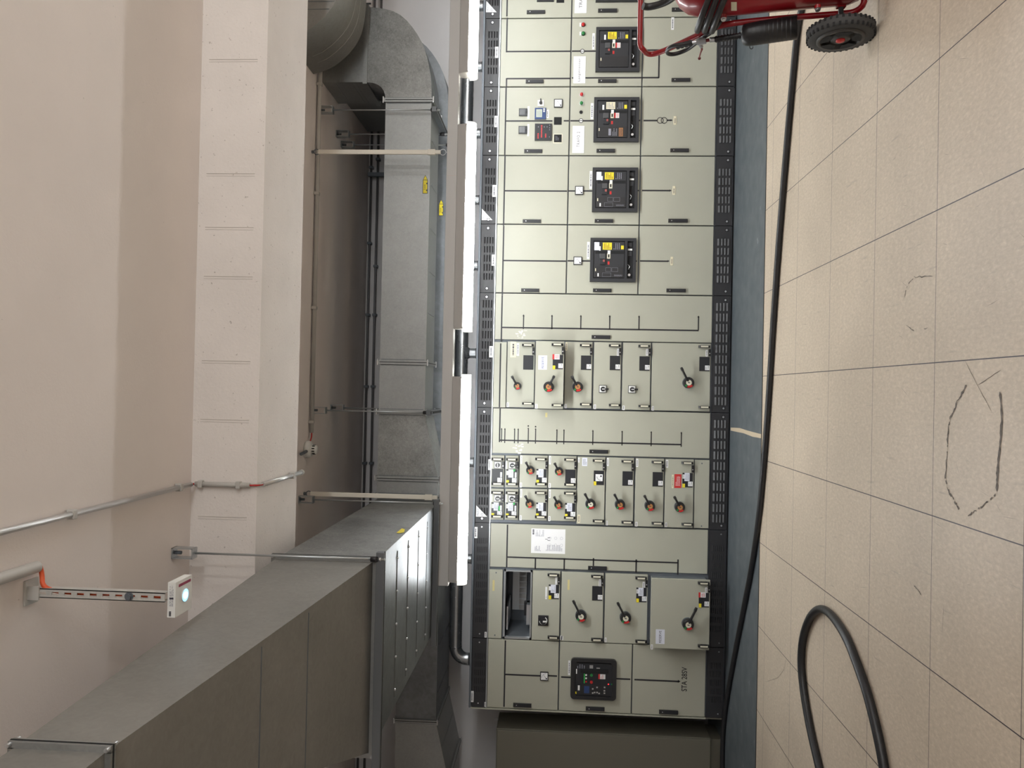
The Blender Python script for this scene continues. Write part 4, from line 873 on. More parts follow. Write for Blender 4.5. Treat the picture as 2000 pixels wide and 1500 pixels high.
# ------------------------------------------------------------------ ducts
YA, YA1 = 5.93, 6.31; ZA0, ZA1 = 2.497, 2.855
def flange_x(b, x, y0, y1, z0, z1, w=.016, o=.016, m='galvanised'):       # ring around a duct running along x
    for q in ((y0-o, y0+.002, z0-o, z1+o), (y1-.002, y1+o, z0-o, z1+o), (y0, y1, z0-o, z0+.002), (y0, y1, z1-.002, z1+o)): b.box(x-w, x+w, q[0], q[1], q[2], q[3], m)
    e = .0015; b.box(x-.0025, x+.0025, y0-o-e, y1+o+e, z0-o-e, z0, 'slot_dark'); b.box(x-.0025, x+.0025, y0-o-e, y0, z0, z1, 'slot_dark')
    for sx in (-1, 1): b.box(x+sx*(w+.006)-.002, x+sx*(w+.006)+.002, y0-.0012, y0, z0+.01, z1-.01, 'frame_steel')
    for y in (y0-o, y1+o):
        for z in (z0-o, z1+o): b.cyl((x-w-.008, y, z), (x+w+.008, y, z), .006, 'silver', 8)
    return b
def rib_front(b, x, z0, z1, y, m): b.tube([(x, y, z0), (x, y, z0), (x, y, z1), (x, y, z1)], [.002, .0075, .0075, .002], m, 8)
ta = thing('ventilation_duct', 'galvanised rectangular duct along the ceiling, its elbow rising at the right', 'duct', (.7, (YA+YA1)/2, ZA0))
xt0 = -.178; xt1 = -.69; xend = -.86; xel = 2.235
b = MB(); b.box(.206, xel, YA, YA1, ZA0, ZA1, 'galvanised')
for py in (283, 369, 454, 539, 622):
    x = at_y(783, py, YA).x; rib_front(b, x, 2.645, 2.785, YA, 'galvanised')
    b.tube([(x+.05, YA+.05, ZA0), (x+.05, YA+.33, ZA0)], .006, 'galvanised', 8)
b.build('duct_section', ta, weld=False)
b = MB(); b.box(xt0, .206, YA, YA1, ZA0, ZA1, 'galvanised'); rib_front(b, at_y(783, 779, YA).x, 2.63, 2.77, YA, 'galvanised'); b.build('duct_section', ta, weld=False)
b = MB(); b.prism([(xt0, ZA0), (xt0, ZA1), (xt1, ZA1), (xt1, 2.38)], YA, YA1, 'galvanised_spangle'); b.build('transition_piece', ta)
b = MB(); b.box(xend+.006, xt1, YA, YA1, 2.38, ZA1, 'galvanised'); b.build('duct_section', ta)
outer = [(2.235, 2.497), (2.35, 2.499), (2.46, 2.512), (2.557, 2.535), (2.63, 2.557), (2.697, 2.588), (2.77, 2.632), (2.833, 2.681), (2.875, 2.722), (2.908, 2.765), (2.936, 2.825), (2.950, 2.885), (2.960, 2.95), (2.963, 3.012)]
inner = [(2.378, 3.012), (2.372, 2.955), (2.358, 2.92), (2.338, 2.892), (2.31, 2.872), (2.275, 2.861), (2.235, 2.857)]
b = MB()
nn = 14
def resample(P, n):
    P = [V((p[0], p[1], 0)) for p in P]; d = [0]
    for a, c in zip(P, P[1:]): d.append(d[-1]+(c-a).length)
    out = []
    for i in range(n):
        s_ = d[-1]*i/(n-1); k = max(j for j in range(len(d)) if d[j] <= s_+1e-9); k = min(k, len(P)-2)
        f = (s_-d[k])/(d[k+1]-d[k]); q = P[k].lerp(P[k+1], f); out.append((q.x, q.y))
    return out
def elbow_mesh(b, outer, inner, y0, y1, m_side, m_curve, n=16):
    o = resample(outer, n); i_ = resample(inner[::-1], n)
    for y in (y0, y1): b.add([(p[0], y, p[1]) for p in o]+[(p[0], y, p[1]) for p in i_], [(k, k+1, n+k+1, n+k) for k in range(n-1)], m_side)
    for P in (o, i_): b.add([(p[0], y0, p[1]) for p in P]+[(p[0], y1, p[1]) for p in P], [(k, k+1, n+k+1, n+k) for k in range(n-1)], m_curve, True)
elbow_mesh(b, outer, inner, YA, YA1, 'galvanised_spangle', 'galvanised_shiny')
b.build('elbow', ta)
b = MB(); b.box(2.378, 2.963, YA, 6.38, 3.03, ZC-.001, 'galvanised')
for z in (3.10, 3.13, 3.26): b.tube([(2.378, YA+.03, z), (2.378, 6.35, z)], .003, 'galvanised', 6)
b.build('riser', ta, weld=False)
for x, z0 in ((xel, ZA0), (.206, ZA0), (xt0, ZA0), (xt1, 2.38), (xend+.034, 2.38)): b = MB(); flange_x(b, x, YA, YA1, z0, ZA1); b.build('flange', ta, weld=False)
b = MB(); 
for q in ((2.36, 2.98, YA-.016, YA+.001), (2.36, 2.98, 6.38, 6.40), (2.362, 2.378, YA, 6.38), (2.963, 2.98, YA, 6.38)): b.box(q[0], q[1], q[2], q[3], 3.002, 3.036, 'galvanised')
b.cyl((2.985, YA-.012, 2.985), (2.985, YA-.012, 3.055), .007, 'frame_steel', 8); b.build('flange', ta, weld=False)
def arrow_sticker(parent, px0, px1, py0, py1, y):
    x0, x1, z0, z1 = R(px0, px1, py0, py1, y); L = x1-x0; yy = y-.001
    b = MB(); h = .28
    b.prism([(x0, z0), (x1-L*h, z0), (x1, (z0+z1)/2), (x1-L*h, z1), (x0, z1)], yy, y, 'ink')
    e = .004; b.poly([(x0+e, yy-.0003, z0+e), (x1-L*h-e*.5, yy-.0003, z0+e), (x1-L*h-e*.5, yy-.0003, z1-e), (x0+e, yy-.0003, z1-e)], 'yellow_label')
    b.poly([(x1-L*h+e*.5, yy-.0003, z0+e), (x1-e*1.6, yy-.0003, (z0+z1)/2), (x1-L*h+e*.5, yy-.0003, z1-e)], 'yellow_label')
    b.text('Zuluft', x0+L*.34, yy-.0005, z0+(z1-z0)*.60, (z1-z0)*.30, 'ink', w=L*.30); b.disc_y(x0+L*.18, yy-.0005, z0+e*1.6, .006, 'ink', 8); b.disc_y(x0+L*.54, yy-.0005, z0+e*1.6, .006, 'ink', 8)
    return lab(b.build('arrow_sticker', parent), 'yellow arrow sticker')
arrow_sticker(ta, 825.7, 835.5, 341.5, 378.3, YA)

# rear duct against the wall
YB, YBb = 6.60, 7.36; ZBb, ZBt = 2.458, 2.805
tb = thing('ventilation_duct', 'flat galvanised duct behind the front one, close to the rear wall', 'duct', (0, 7.0, ZBb))
xb0 = -2.83; xb1 = 2.33
b = MB(); b.box(xb0, xb1, YB, YBb, ZBb, ZBt, 'galvanised_shiny')
x = -2.6
while x < 2.4:
    b.tube([(x, YB+.06, ZBb), (x+.0, YBb-.06, ZBb)], .005, 'galvanised_shiny', 6); rib_front(b, x-.03, 2.55, 2.70, YB, 'galvanised_shiny'); x += .4
b.build('duct_section', tb, weld=False)
b = MB(); o2 = [(xb1+(p[0]-2.235)*1.0, ZBb+(p[1]-2.497)) for p in outer]; i2 = [(xb1+(p[0]-2.235), ZBt+(p[1]-2.857)) for p in inner]; elbow_mesh(b, o2, i2, YB, YBb, 'galvanised_shiny', 'galvanised_shiny'); b.box(i2[0][0], o2[-1][0], YB, YBb, o2[-1][1], ZC-.001, 'galvanised'); b.build('elbow', tb, weld=False)
b = MB(); xe2 = -3.32; b.prism([(xb0, ZBb), (xb0, ZBt), (xe2, ZBt+.0), (xe2, 2.342)], YB, YBb, 'galvanised'); b.tube([(xb0-.22, YB+.05, 2.405), (xb0-.22, YBb-.05, 2.405)], .004, 'galvanised', 6); b.build('transition_piece', tb, weld=False)
b = MB(); b.box(-4.58, xe2, YB, YBb, 2.342, ZBt, 'galvanised'); b.build('duct_section', tb)
for x, z0 in ((xb0, ZBb), (xe2, 2.342)): b = MB(); flange_x(b, x, YB, YBb, z0, ZBt, .014, .014); b.build('flange', tb, weld=False)
arrow_sticker(tb, 857, 866, 389.5, 421.5, YB)

# branch duct toward the viewer
tc_ = thing('ventilation_duct', 'wide galvanised branch duct coming forward, tapering to a narrow neck at the left', 'duct', (-1.33, 4.6, 2.36))
XR, XL_, YN, ZT = -.855, -1.795, 3.80, 2.857
b = MB(); b.box(XL_, XR-.001, YN, 6.30, 2.3625, ZT, 'galvanised_spangle'); b.box(XL_+.001, XR-.002, YN+.001, 6.299, 2.362, 2.40, 'galvanised_shiny')
for px in (749, 774.5, 795.5, 815, 831.5):
    y = at_z(px, 1150, 2.362).y
    b.tube([(XL_+.06, y, 2.362), (XR-.06, y, 2.362)], .004, 'galvanised_shiny', 6)
    for k in range(5): xx = XL_+.10+k*.185; b.sphere((xx, y, 2.360), .008, 'silver', 8)
b.build('plenum', tc_, weld=False)
Yn = 1.96
near = [(-1.19, Yn, 2.622), (-.955, Yn, 2.622), (-.952, Yn, 2.868), (-1.19, Yn, 2.868)]
far = [(XL_, YN, 2.368), (XR, YN, 2.368), (XR, YN, ZT), (XL_, YN, ZT)]
b = MB(); b.hull8(near, far, 'galvanised_dull')
def lerp3(a, c, t): return V(a).lerp(V(c), t)
for t_ in (.42, .62): b.tube([lerp3(near[0], far[0], t_)+V((.02, 0, -.001)), lerp3(near[1], far[1], t_)+V((-.02, 0, -.001))], .002, 'frame_steel', 6)
b.build('taper_piece', tc_, weld=False)
b = MB(); b.box(-1.19, -.955, .9, Yn, 2.622, 2.868, 'galvanised_dull'); b.build('neck', tc_)
def flange_y(b, y, x0, x1, z0, z1, w=.014, o=.022, m='galvanised'):
    for q in ((x0-o, x0+.002, z0-o, z1+o), (x1-.002, x1+o, z0-o, z1+o), (x0, x1, z0-o, z0+.002), (x0, x1, z1-.002, z1+o)): b.box(q[0], q[1], y-w, y+w, q[2], q[3], m)
    e = .0015; b.box(x0-o-e, x1+o+e, y-.0025, y+.0025, z0-o-e, z0, 'slot_dark'); b.box(x1, x1+o+e, y-.0025, y+.0025, z0, z1+o, 'slot_dark')
    for x in (x0-o*.6, x1+o*.6):
        for z in (z0-o*.6, z1+o*.6): b.cyl((x, y-w-.012, z), (x, y+w+.012, z), .006, 'silver', 8)
    return b
b = MB(); flange_y(b, YN, XL_, XR, 2.366, ZT); b.build('flange', tc_, weld=False)
b = MB(); flange_y(b, Yn, -1.19, -.954, 2.622, 2.868, .012, .016); b.build('flange', tc_, weld=False)
# arrow sticker on the side of the branch duct
ps = [at_x(px, py, XR) for px, py in ((774, 1041), (785, 1032), (791, 1034), (789, 1040), (780, 1042))]
b = MB(); b.add([p+V((.001, 0, 0)) for p in ps], [list(range(5))], 'yellow_label'); lab(b.build('arrow_sticker', tc_), 'yellow arrow sticker')

# big elbow at the top right
te = thing('ventilation_duct', 'large dark galvanised elbow bending out of the ceiling at the right', 'duct', (2.9, 5.4, 2.97))
ob = [(2.352, ZC-.001), (2.372, 3.28), (2.402, 3.21), (2.45, 3.145), (2.51, 3.082), (2.58, 3.03), (2.66, 2.995), (2.75, 2.977), (2.87, 2.968), (3.0, 2.966)]
ib = [(3.0, 3.30), (2.95, 3.305), (2.9, 3.33), (2.88, 3.35), (2.87, ZC-.001)]
b = MB(); elbow_mesh(b, ob, ib, 5.12, 5.71, 'galvanised_dull', 'galvanised_dull', 20)
for y in (5.45, 5.56):
    b.tube([(p[0], y, p[1]) for p in ob[1:]], .0035, 'galvanised_dull', 6)
for x, z in ((2.60, 3.03), (2.548, 3.065)): b.tube([(x, 5.12, z), (x, 5.12, ZC-.004)], .0022, 'frame_steel', 6)
b.build('elbow', te, weld=False)
b = MB(); b.box(3.0, 4.6, 5.12, 5.71, 2.966, 3.30, 'galvanised_dull'); b.build('duct_section', te)

# ------------------------------------------------------------------ hanger rods
def hanger(px0, py0, px1, py1, y, label, zbot=None, foot=True):
    p0 = at_y(px0, py0, y); p1 = at_y(px1, py1, y); x = p0.x; zb = p1.z if zbot is None else zbot
    t = thing('hanger_rod', label, 'hanger', (x, y, zb), 'threaded rods that hang the ducts')
    b = MB(); b.cyl((x, y, zb-.03), (x, y, ZC-.10), .0055, 'frame_zinc', 8); b.build('rod', t)
    b = MB(); w = .026
    for q in ((x-w, x-w+.004), (x+w-.004, x+w)): b.box(q[0], q[1], y-w, y+w, ZC-.105, ZC-.001, 'frame_zinc')
    b.box(x-w, x+w, y-w, y+w, ZC-.108, ZC-.102, 'frame_zinc'); b.box(x-w, x+w, y-w, y+w, ZC-.006, ZC-.001, 'frame_zinc'); b.cyl((x, y, ZC-.04), (x, y, ZC-.004), .009, 'frame_steel', 8); b.build('ceiling_bracket', t)
    b = MB()
    if foot: b.cyl((x, y, zb+.005), (x, y, zb+.04), .014, 'rubber', 10)
    b.cyl((x, y, zb-.012), (x, y, zb), .011, 'silver', 6); b.build('nut', t)
    return x
xh1 = hanger(617, 215, 842, 216, 5.885, 'threaded rod at the right, in front of the duct beside its elbow joint', 2.452)
xh2 = hanger(635, 262, 866, 264, 6.345, 'threaded rod at the right, behind the front duct and nearer the elbow', 2.452)
xh3 = hanger(652, 283, 862, 283, 6.50, 'threaded rod at the right, between the two ducts with a black sleeve below', 2.42)
xh4 = hanger(613, 801, 838, 802, 5.880, 'threaded rod in the middle, in front of the duct above the taper joint', 2.46)
xh5 = hanger(646, 796, 850, 798, 6.368, 'threaded rod in the middle, behind the front duct', 2.44)
xh6 = hanger(583, 975, 850, 980, 5.62, 'threaded rod beside the left trunking tie, carrying the branch duct', 2.325)
xh7 = hanger(345, 1079, 735, 1096, 3.752, 'threaded rod nearest the viewer, in front of the beam at the branch duct flange', 2.33)
def channel(p0, p1, label):
    d = V(p1)-V(p0); b = MB(); w = .02; h = .04; x0, y0, z0 = p0; x1, y1, z1 = p1
    if abs(d.x) > abs(d.y): b.box(min(x0, x1), max(x0, x1), y0-w, y0+w, z0-h, z0, 'strut_dark'); b.box(min(x0, x1)-.001, max(x0, x1)+.001, y0-w*.5, y0+w*.5, z0-h-.0005, z0-h+.005, 'slot_dark')
    else: b.box(x0-w, x0+w, min(y0, y1), max(y0, y1), z0-h, z0, 'strut_dark'); b.box(x0-w*.5, x0+w*.5, min(y0, y1)-.001, max(y0, y1)+.001, z0-h-.0005, z0-h+.005, 'slot_dark')
    tag(b.build('support_channel', bevel=.002), label, 'bracket', 'steel channels under the ducts')
channel((xh1, 5.86, 2.482), (xh1, 6.44, 2.482), 'steel channel under the front duct beside its elbow joint')
channel((xh4, 5.86, 2.474), (xh4, 6.38, 2.474), 'steel channel under the front duct above the taper joint')
channel((-1.86, 3.77, 2.3438), (-.80, 3.77, 2.3438), 'long steel channel under the near flange of the branch duct')
channel((-1.86, 5.62, 2.360), (-.80, 5.62, 2.360), 'steel channel under the far end of the branch duct')
channel((xh3, 6.46, 2.440), (xh3, 7.40, 2.440), 'steel channel under the flat rear duct at the right')

# ------------------------------------------------------------------ conduits, smoke detector
p0 = at_z(0, 1042, ZC-.02); p1 = at_z(377, 945, ZC-.02)
t = thing('conduit', 'thin metal conduit crossing the ceiling and stepping under the beam', 'conduit', (p1.x, p1.y, ZC-.04))
b = MB(); b.tube([(p1.x-.0, 1.2, ZC-.022), (p1.x, YB0-.05, ZC-.022)], .0125, 'conduit_alu', 12); b.build('pipe', t)
b = MB(); b.tube([(p1.x, YB0-.018, ZC-.03), (p1.x, YB0-.018, ZB+.03)], .0125, 'conduit_grey', 12); b.build('pipe', t)
b = MB(); b.tube([(p1.x, YB0+.03, ZB-.018), (p1.x, YB1+.03, ZB-.018)], .0125, 'conduit_alu', 12); b.cyl((p1.x, YB1+.02, ZB-.018), (p1.x, YB1+.035, ZB-.018), .017, 'conduit_grey', 12); b.build('pipe', t)
for y, z, n in ((2.9, ZC-.022, 0), (3.75, ZC-.022, 0), (YB0-.018, ZB+.29, 1), (YB0-.018, ZB+.09, 1), (4.40, ZB-.018, 0)):
    b = MB()
    if n == 0: b.box(p1.x-.019, p1.x+.019, y-.012, y+.012, z-.015, z+.018, 'conduit_grey')
    else: b.box(p1.x-.019, p1.x+.019, y-.015, y+.016, z-.012, z+.012, 'conduit_grey')
    b.build('clip', t, bevel=.004)
b = MB(); b.tube([(p1.x, YB0-.05, ZC-.02), (p1.x, YB0-.025, ZC-.023), (p1.x, YB0-.018, ZC-.04)], .005, 'red_plastic', 8, 1); b.tube([(p1.x, YB0-.018, ZB+.035), (p1.x, YB0-.012, ZB-.01), (p1.x, YB0+.03, ZB-.018)], .005, 'red_plastic', 8, 1); b.tube([(p1.x+.006, YB0-.018, ZB+.035), (p1.x+.006, YB0-.006, ZB-.016), (p1.x+.004, YB0+.03, ZB-.016)], .004, 'conduit_grey', 8, 1); lab(b.build('wire', t), 'red and grey wires')

pa = at_z(0, 1122, ZC-.025); pb = at_z(74, 1107, ZC-.025)
b = MB(); b.tube([(pb.x+.01, .9, ZC-.022), (pb.x, pb.y, ZC-.022)], .021, 'conduit_grey', 14); b.box(pb.x-.03, pb.x+.03, pb.y-.35, pb.y-.32, ZC-.045, ZC-.001, 'conduit_grey')
tag(b.build('conduit', weld=False), 'pale plastic conduit on the ceiling ending at the orange cable', 'conduit')
# conduit along the ceiling behind the beam
yc_ = 5.80; xa = at_y(604, 845, yc_).x
t = thing('conduit', 'pale conduit along the ceiling behind the beam up to the smoke detector', 'conduit', (1, yc_, ZC-.04))
b = MB(); b.tube([(4.9, yc_, ZC-.024), (xa, yc_, ZC-.024)], .015, 'conduit_grey', 12); b.build('pipe', t)
for py in (165, 378, 601, 824): x = at_y(607, py, yc_).x; b = MB(); b.box(x-.012, x+.012, yc_-.019, yc_+.019, ZC-.042, ZC-.001, 'conduit_grey'); b.build('clip', t, bevel=.004)
ds = at_y(596, 878, 5.72); x, y = ds.x, 5.74
b = MB(); b.tube([(xa, yc_, ZC-.024), (xa-.04, yc_-.02, ZC-.03), (x+.03, y, ZC-.02)], .005, 'red_plastic', 8, 1); lab(b.build('wire', t), 'red wire')
t = thing('smoke_detector', 'round white smoke detector on the ceiling behind the beam', 'detector', (x, y, ZC-.1))
b = MB(); b.lathe([(.001, 0), (.062, 0), (.066, .02), (.062, .034), (.05, .045), (.001, .046)], (x, y, ZC-.001), (0, 0, -1), 'white_plastic', 26); b.build('base', t)
b = MB(); b.lathe([(.034, 0), (.034, .034), (.028, .042), (.001, .043)], (x, y, ZC-.046), (0, 0, -1), 'white_plastic', 20)
for k in range(10): a = k*2*math.pi/10; b.box(x+.0335*math.cos(a)-.004, x+.0335*math.cos(a)+.004, y+.0335*math.sin(a)-.004, y+.0335*math.sin(a)+.004, ZC-.076, ZC-.056, 'slot_dark')
b.build('sensor_head', t, weld=False)
b = MB(); b.cyl((x-.02, y-.19, ZC-.03), (x-.01, y-.06, ZC-.025), .012, 'frame_steel', 10); b.build('cable_gland', t)
# twin pipes on the rear wall
for k, (px, lb) in enumerate(((721, 'upper of two thin dark pipes high on the rear wall'), (734, 'lower of two thin dark pipes high on the rear wall'))):
    z = at_y(px, 500, YW-.04).z; t = thing('conduit', lb, 'conduit', (0, YW-.04, z-.014), 'thin pipes high on the rear wall')
    b = MB(); b.tube([(5.2, YW-.04, z), (-4.5, YW-.04, z)], .011, 'pipe_dark', 10); b.build('pipe', t)
    for py in (311 if k else 327, 520 if k else 475, 615, 755, 905, 1010): x = at_y(px, py, YW-.04).x; b = MB(); b.box(x-.012, x+.012, YW-.058, YW-.001, z-.02, z+.02, 'frame_steel'); b.build('clip', t, bevel=.003)
p = at_y(722, 336, 7.28); t = thing('pipe_bracket', 'small dark bracket holding the thin pipes behind the duct', 'bracket', (p.x, 7.3, 3.1))
b = MB(); b.box(p.x-.018, p.x+.018, YW-.10, YW-.060, 3.18, 3.345, 'frame_steel'); b.build('plate', t); b = MB(); b.cyl((p.x+.0, YW-.08, 2.86), (p.x, YW-.08, 3.18), .006, 'frame_steel', 8); b.build('rod', t)

# ------------------------------------------------------------------ hanging strut with the small lit unit
ps0 = at_y(60, 1155, 2.70); xs_, ys_ = -.757, 2.70; zb_ = 2.850
t = thing('strut_bracket', 'perforated steel strut hanging from the ceiling with a lit white unit below', 'bracket', (xs_, ys_, zb_))
b = MB(); w = .0165; yfz = ys_-.018
# front web with slots
zt_ = ZC-.004; zs = []; z = zt_-.055
while z > zb_+.02: zs.append(z); z -= .047
cuts = [zt_]
for z in zs: cuts += [z+.013, z-.013]
cuts.append(zb_)
for i in range(len(cuts)-1):
    a, c = cuts[i], cuts[i+1]
    if i % 2 == 0: b.box(xs_-w, xs_+w, yfz, yfz+.003, c, a, 'strut_zinc')
    else:
        b.box(xs_-w, xs_-.005, yfz, yfz+.003, c, a, 'strut_zinc'); b.box(xs_+.005, xs_+w, yfz, yfz+.003, c, a, 'strut_zinc')
b.box(xs_-w, xs_-w+.003, yfz, yfz+.034, zb_, zt_, 'strut_zinc'); b.box(xs_+w-.003, xs_+w, yfz, yfz+.034, zb_, zt_, 'strut_zinc')
b.build('strut', t, weld=False)
b = MB(); b.box(xs_-.045, xs_+.045, ys_-.035, ys_+.035, ZC-.008, ZC-.001, 'strut_zinc'); b.box(xs_-.024, xs_+.024, ys_-.026, ys_-.020, ZC-.05, ZC-.006, 'strut_zinc'); b.build('ceiling_plate', t)
b = MB(); zz = zb_+.13; b.cyl((xs_, yfz-.012, zz), (xs_, yfz+.001, zz), .011, 'frame_steel', 6); b.cyl((xs_, yfz-.003, zz), (xs_, yfz-.001, zz), .016, 'frame_steel', 14); b.build('bolt', t)
b = MB(); P = [(pb.x, pb.y+.005, ZC-.03), (pb.x-.03, pb.y+.01, ZC-.035), (xs_+.02, ys_-.005, ZC-.05), (xs_+.004, ys_, ZC-.09), (xs_, ys_+.002, ZC-.2), (xs_+.004, ys_, zb_+.15), (xs_, ys_, zb_+.012)]
b.tube(P, .0085, 'orange_plastic', 10, 2); tag(b.build('cable'), 'orange cable running down inside the hanging perforated strut', 'cable')
t = thing('emergency_light', 'small white box light with glowing blue-white lens under the strut', 'lamp', (-.77, 2.76, 2.82))
x0, x1, y0, y1, z0, z1 = -.832, -.707, 2.70, 2.823, 2.820, 2.849
b = MB(); b.box(x0, x1, y0, y1, z0, z1, 'white_plastic')
b.scribble((x0+.035, x1-.005, z0+.006, z1-.006), y0-.0006, 'grey_ink', 4, .45, .06, 31); b.scribble((x0+.004, x0+.024, z0+.011, z1-.003), y0-.0006, 'ink', 1, .6, .05, 32)
b.box(x1-.06, x1-.054, y0-.0008, y0, z0+.007, z1-.007, 'ink')
b.box(x1-.022, x1-.012, y0+.022, y1-.010, z0-.0008, z0, 'label_maroon'); b.build('housing', t, bevel=.001)
b = MB(); xl_, yl_ = -.768, 2.766; b.cyl((xl_, yl_, z0), (xl_, yl_, z0-.004), .0235, 'white_plastic', 24); b.cyl((xl_, yl_, z0-.004), (xl_, yl_, z0-.005), .0225, 'led_ring', 24); b.cyl((xl_, yl_, z0-.005), (xl_, yl_, z0-.0075), .010, 'led_core', 16); lab(b.build('lens', t), 'glowing lens')

# ------------------------------------------------------------------ floor cables
pts = [(2.9, 4.60, .021)]+[tuple(at_z(x, y, .021)) for x, y in ((1570, 0), (1560, 40), (1553, 100), (1535, 300), (1515, 550), (1497, 850), (1478, 1060), (1440, 1250), (1418, 1370), (1411, 1440))]+[(-3.3, 6.70, .021), (-4.4, 6.72, .021)]
b = MB(); b.tube(pts, .020, 'rubber', 14, 2); tag(b.build('power_cable'), 'long black cable lying along the floor before the switchboard', 'cable')
pts = [(-2.5, 3.75, .022), (-2.2, 4.08, .022)]+[tuple(at_z(x, y, .022)) for x, y in ((1600, 1500), (1578, 1406), (1564, 1310), (1566, 1250), (1580, 1206), (1600, 1186), (1622, 1197), (1653, 1242), (1678, 1307), (1696, 1360), (1715, 1437), (1727, 1500))]+[(-1.85, 3.38, .022), (-2.4, 3.25, .022)]
b = MB(); b.tube(pts, .0215, 'rubber', 14, 2); tag(b.build('power_cable'), 'loop of black cable curving back on the beige tiles', 'cable')

# ------------------------------------------------------------------ wheeled extinguisher
YWH = 3.80; RWH = .155; xw0 = at_y(1637, 77, YWH).x
t = thing('fire_extinguisher_trolley', 'red wheeled fire extinguisher with black hose and horn', 'fire extinguisher', (2.0, YWH, 0))
XF = 1.865; TX = 2.045; TR = .165
lean = V((0, .175, 1)).normalized(); foot = V((TX, YWH-.055, .075))
def wheel(xc, sgn):
    b = MB(); wd = .0325
    prof = [(RWH*.66, -.4), (RWH*.92, -.42), (RWH*.985, -.30), (RWH, -.1), (RWH, .1), (RWH*.985, .30), (RWH*.92, .42), (RWH*.66, .4)]
    b.lathe([(r, h*wd/.42*.5*1.7) for r, h in prof], (xc, YWH, RWH), (1, 0, 0), 'tyre_rubber', 48)
    for k in range(36):
        for s_, off in ((-1, 0), (1, .5)):
            a = 2*math.pi*(k+off)/36; c = V((xc+s_*.0165, YWH+math.cos(a)*RWH*.992, RWH+math.sin(a)*RWH*.992)); rd = V((0, math.cos(a), math.sin(a))); tg = V((0, -math.sin(a), math.cos(a)))
            e = .0052; q = [c+tg*u*e+V((v_*.0085, 0, 0))+rd*h for h in (-.006, .0015) for u, v_ in ((-1, -1), (1, -1), (1, 1), (-1, 1))]
            b.hull8(q[:4], q[4:], 'slot_dark')
    o = b.build('wheel', t, weld=False)
    b = MB(); x = xc-sgn*.0235
    b.lathe([(RWH*.70, .0), (RWH*.70, .012), (RWH*.58, .012), (RWH*.56, -.012), (RWH*.30, -.004), (RWH*.28, .008), (.001, .008)], (x, YWH, RWH), (-sgn, 0, 0), 'wheel_plastic', 40)
    for k in range(5):
        a = 2*math.pi*k/5+.5; p = []
        for j in range(7):
            aa = a-.47+.94*j/6; p.append(V((x-sgn*.0045, YWH+math.cos(aa)*RWH*.60, RWH+math.sin(aa)*RWH*.60)))
        for j in range(7):
            aa = a+.34-.68*j/6; p.append(V((x-sgn*.0045, YWH+math.cos(aa)*RWH*.33, RWH+math.sin(aa)*RWH*.33)))
        b.add([q_+V((-sgn*.0095, 0, 0)) for q_ in p], [list(range(14))], 'slot_dark')
    lab(b.build('hub', o, weld=False), 'dark plastic hub with five openings')
    b = MB(); b.lathe([(.021, 0), (.021, .006), (.014, .010), (.001, .011)], (x-sgn*.008, YWH, RWH), (-sgn, 0, 0), 'red_plastic', 20); lab(b.build('hub_cap', o), 'red hub cap')
wheel(xw0+.029, 1); wheel(2*TX-xw0-.029, -1)
b = MB(); H = .80
prof = [(.001, -.03), (TR*.55, -.022), (TR*.9, .01), (TR, .06), (TR, H-.10), (TR*.97, H-.05), (TR*.86, H+.005), (TR*.66, H+.048), (TR*.40, H+.072), (.04, H+.082), (.035, H+.11), (.001, H+.11)]
b.lathe(prof, foot, lean, 'red_paint', 48); o = b.build('cylinder', t)
b = MB()
def on_tank(px, py):        # where the sight line meets the tank
    d = ray(px, py); w_ = CAM-foot; dp = d-lean*d.dot(lean); wp = w_-lean*w_.dot(lean); R_ = TR+.001
    A_, B_, C_ = dp.dot(dp), 2*dp.dot(wp), wp.dot(wp)-R_*R_; D_ = max(0, B_*B_-4*A_*C_); return CAM+d*((-B_-math.sqrt(D_))/(2*A_))
q4 = [[on_tank(1428+11*u, 4+17*v/4) for v in range(5)] for u in (0, 1)]
b.add(q4[0]+q4[1], [(k, k+1, k+6, k+5) for k in range(4)], 'cream_label')
lab(b.build('label_sticker', o), 'small pale label')
# frame tube
def fp(px, py, x=XF): return at_x(px, py, x)
tube_pts = [(XF+.34, YWH+.01, .075), (XF+.16, YWH-.005, .072), fp(1692, 12)+V((.02, 0, 0)), fp(1672, 24), fp(1640, 27), fp(1560, 33), fp(1480, 40), fp(1425, 46), fp(1400, 52), fp(1360, 70), fp(1320, 89), fp(1285, 104), fp(1266, 107), fp(1255, 96), fp(1251, 75), fp(1251, 55)]
hl = fp(1251, 55)
tube_pts += [(hl.x+.06, hl.y+.0, hl.z), (2.30, hl.y+.02, hl.z)]
# keep the handle end level
b = MB(); PP = tube_pts[:14]; e_ = PP[-1]; PP = PP+[(e_.x+.022, e_.y+.012, e_.z+.012), (e_.x+.06, e_.y+.016, e_.z+.014), (2.36, e_.y+.016, e_.z+.014)]
b.tube(PP, .0145, 'red_paint', 14, 2); b.build('frame_tube', t)
b = MB()
for px, py in ((1413, 36), (1597, 17)):
    p = fp(px, py, XF-.016); b.cyl(p, p+V((-.006, -.004, 0)), .013, 'silver', 16); b.cyl(p+V((-.006, -.004, 0)), p+V((-.011, -.006, 0)), .008, 'silver', 6); b.cyl(p+V((.016, .0, 0)), p+V((.0, 0, 0)), .015, 'red_paint', 16)
b.build('clamp_bolt', t, weld=False)
b = MB(); b.cyl((xw0+.03, YWH, RWH), (2*TX-xw0-.03, YWH, RWH), .012, 'black_plastic', 12); b.box(XF+.01, XF+.03, YWH-.014, YWH+.014, RWH-.02, RWH+.02, 'red_paint'); b.build('axle', t)
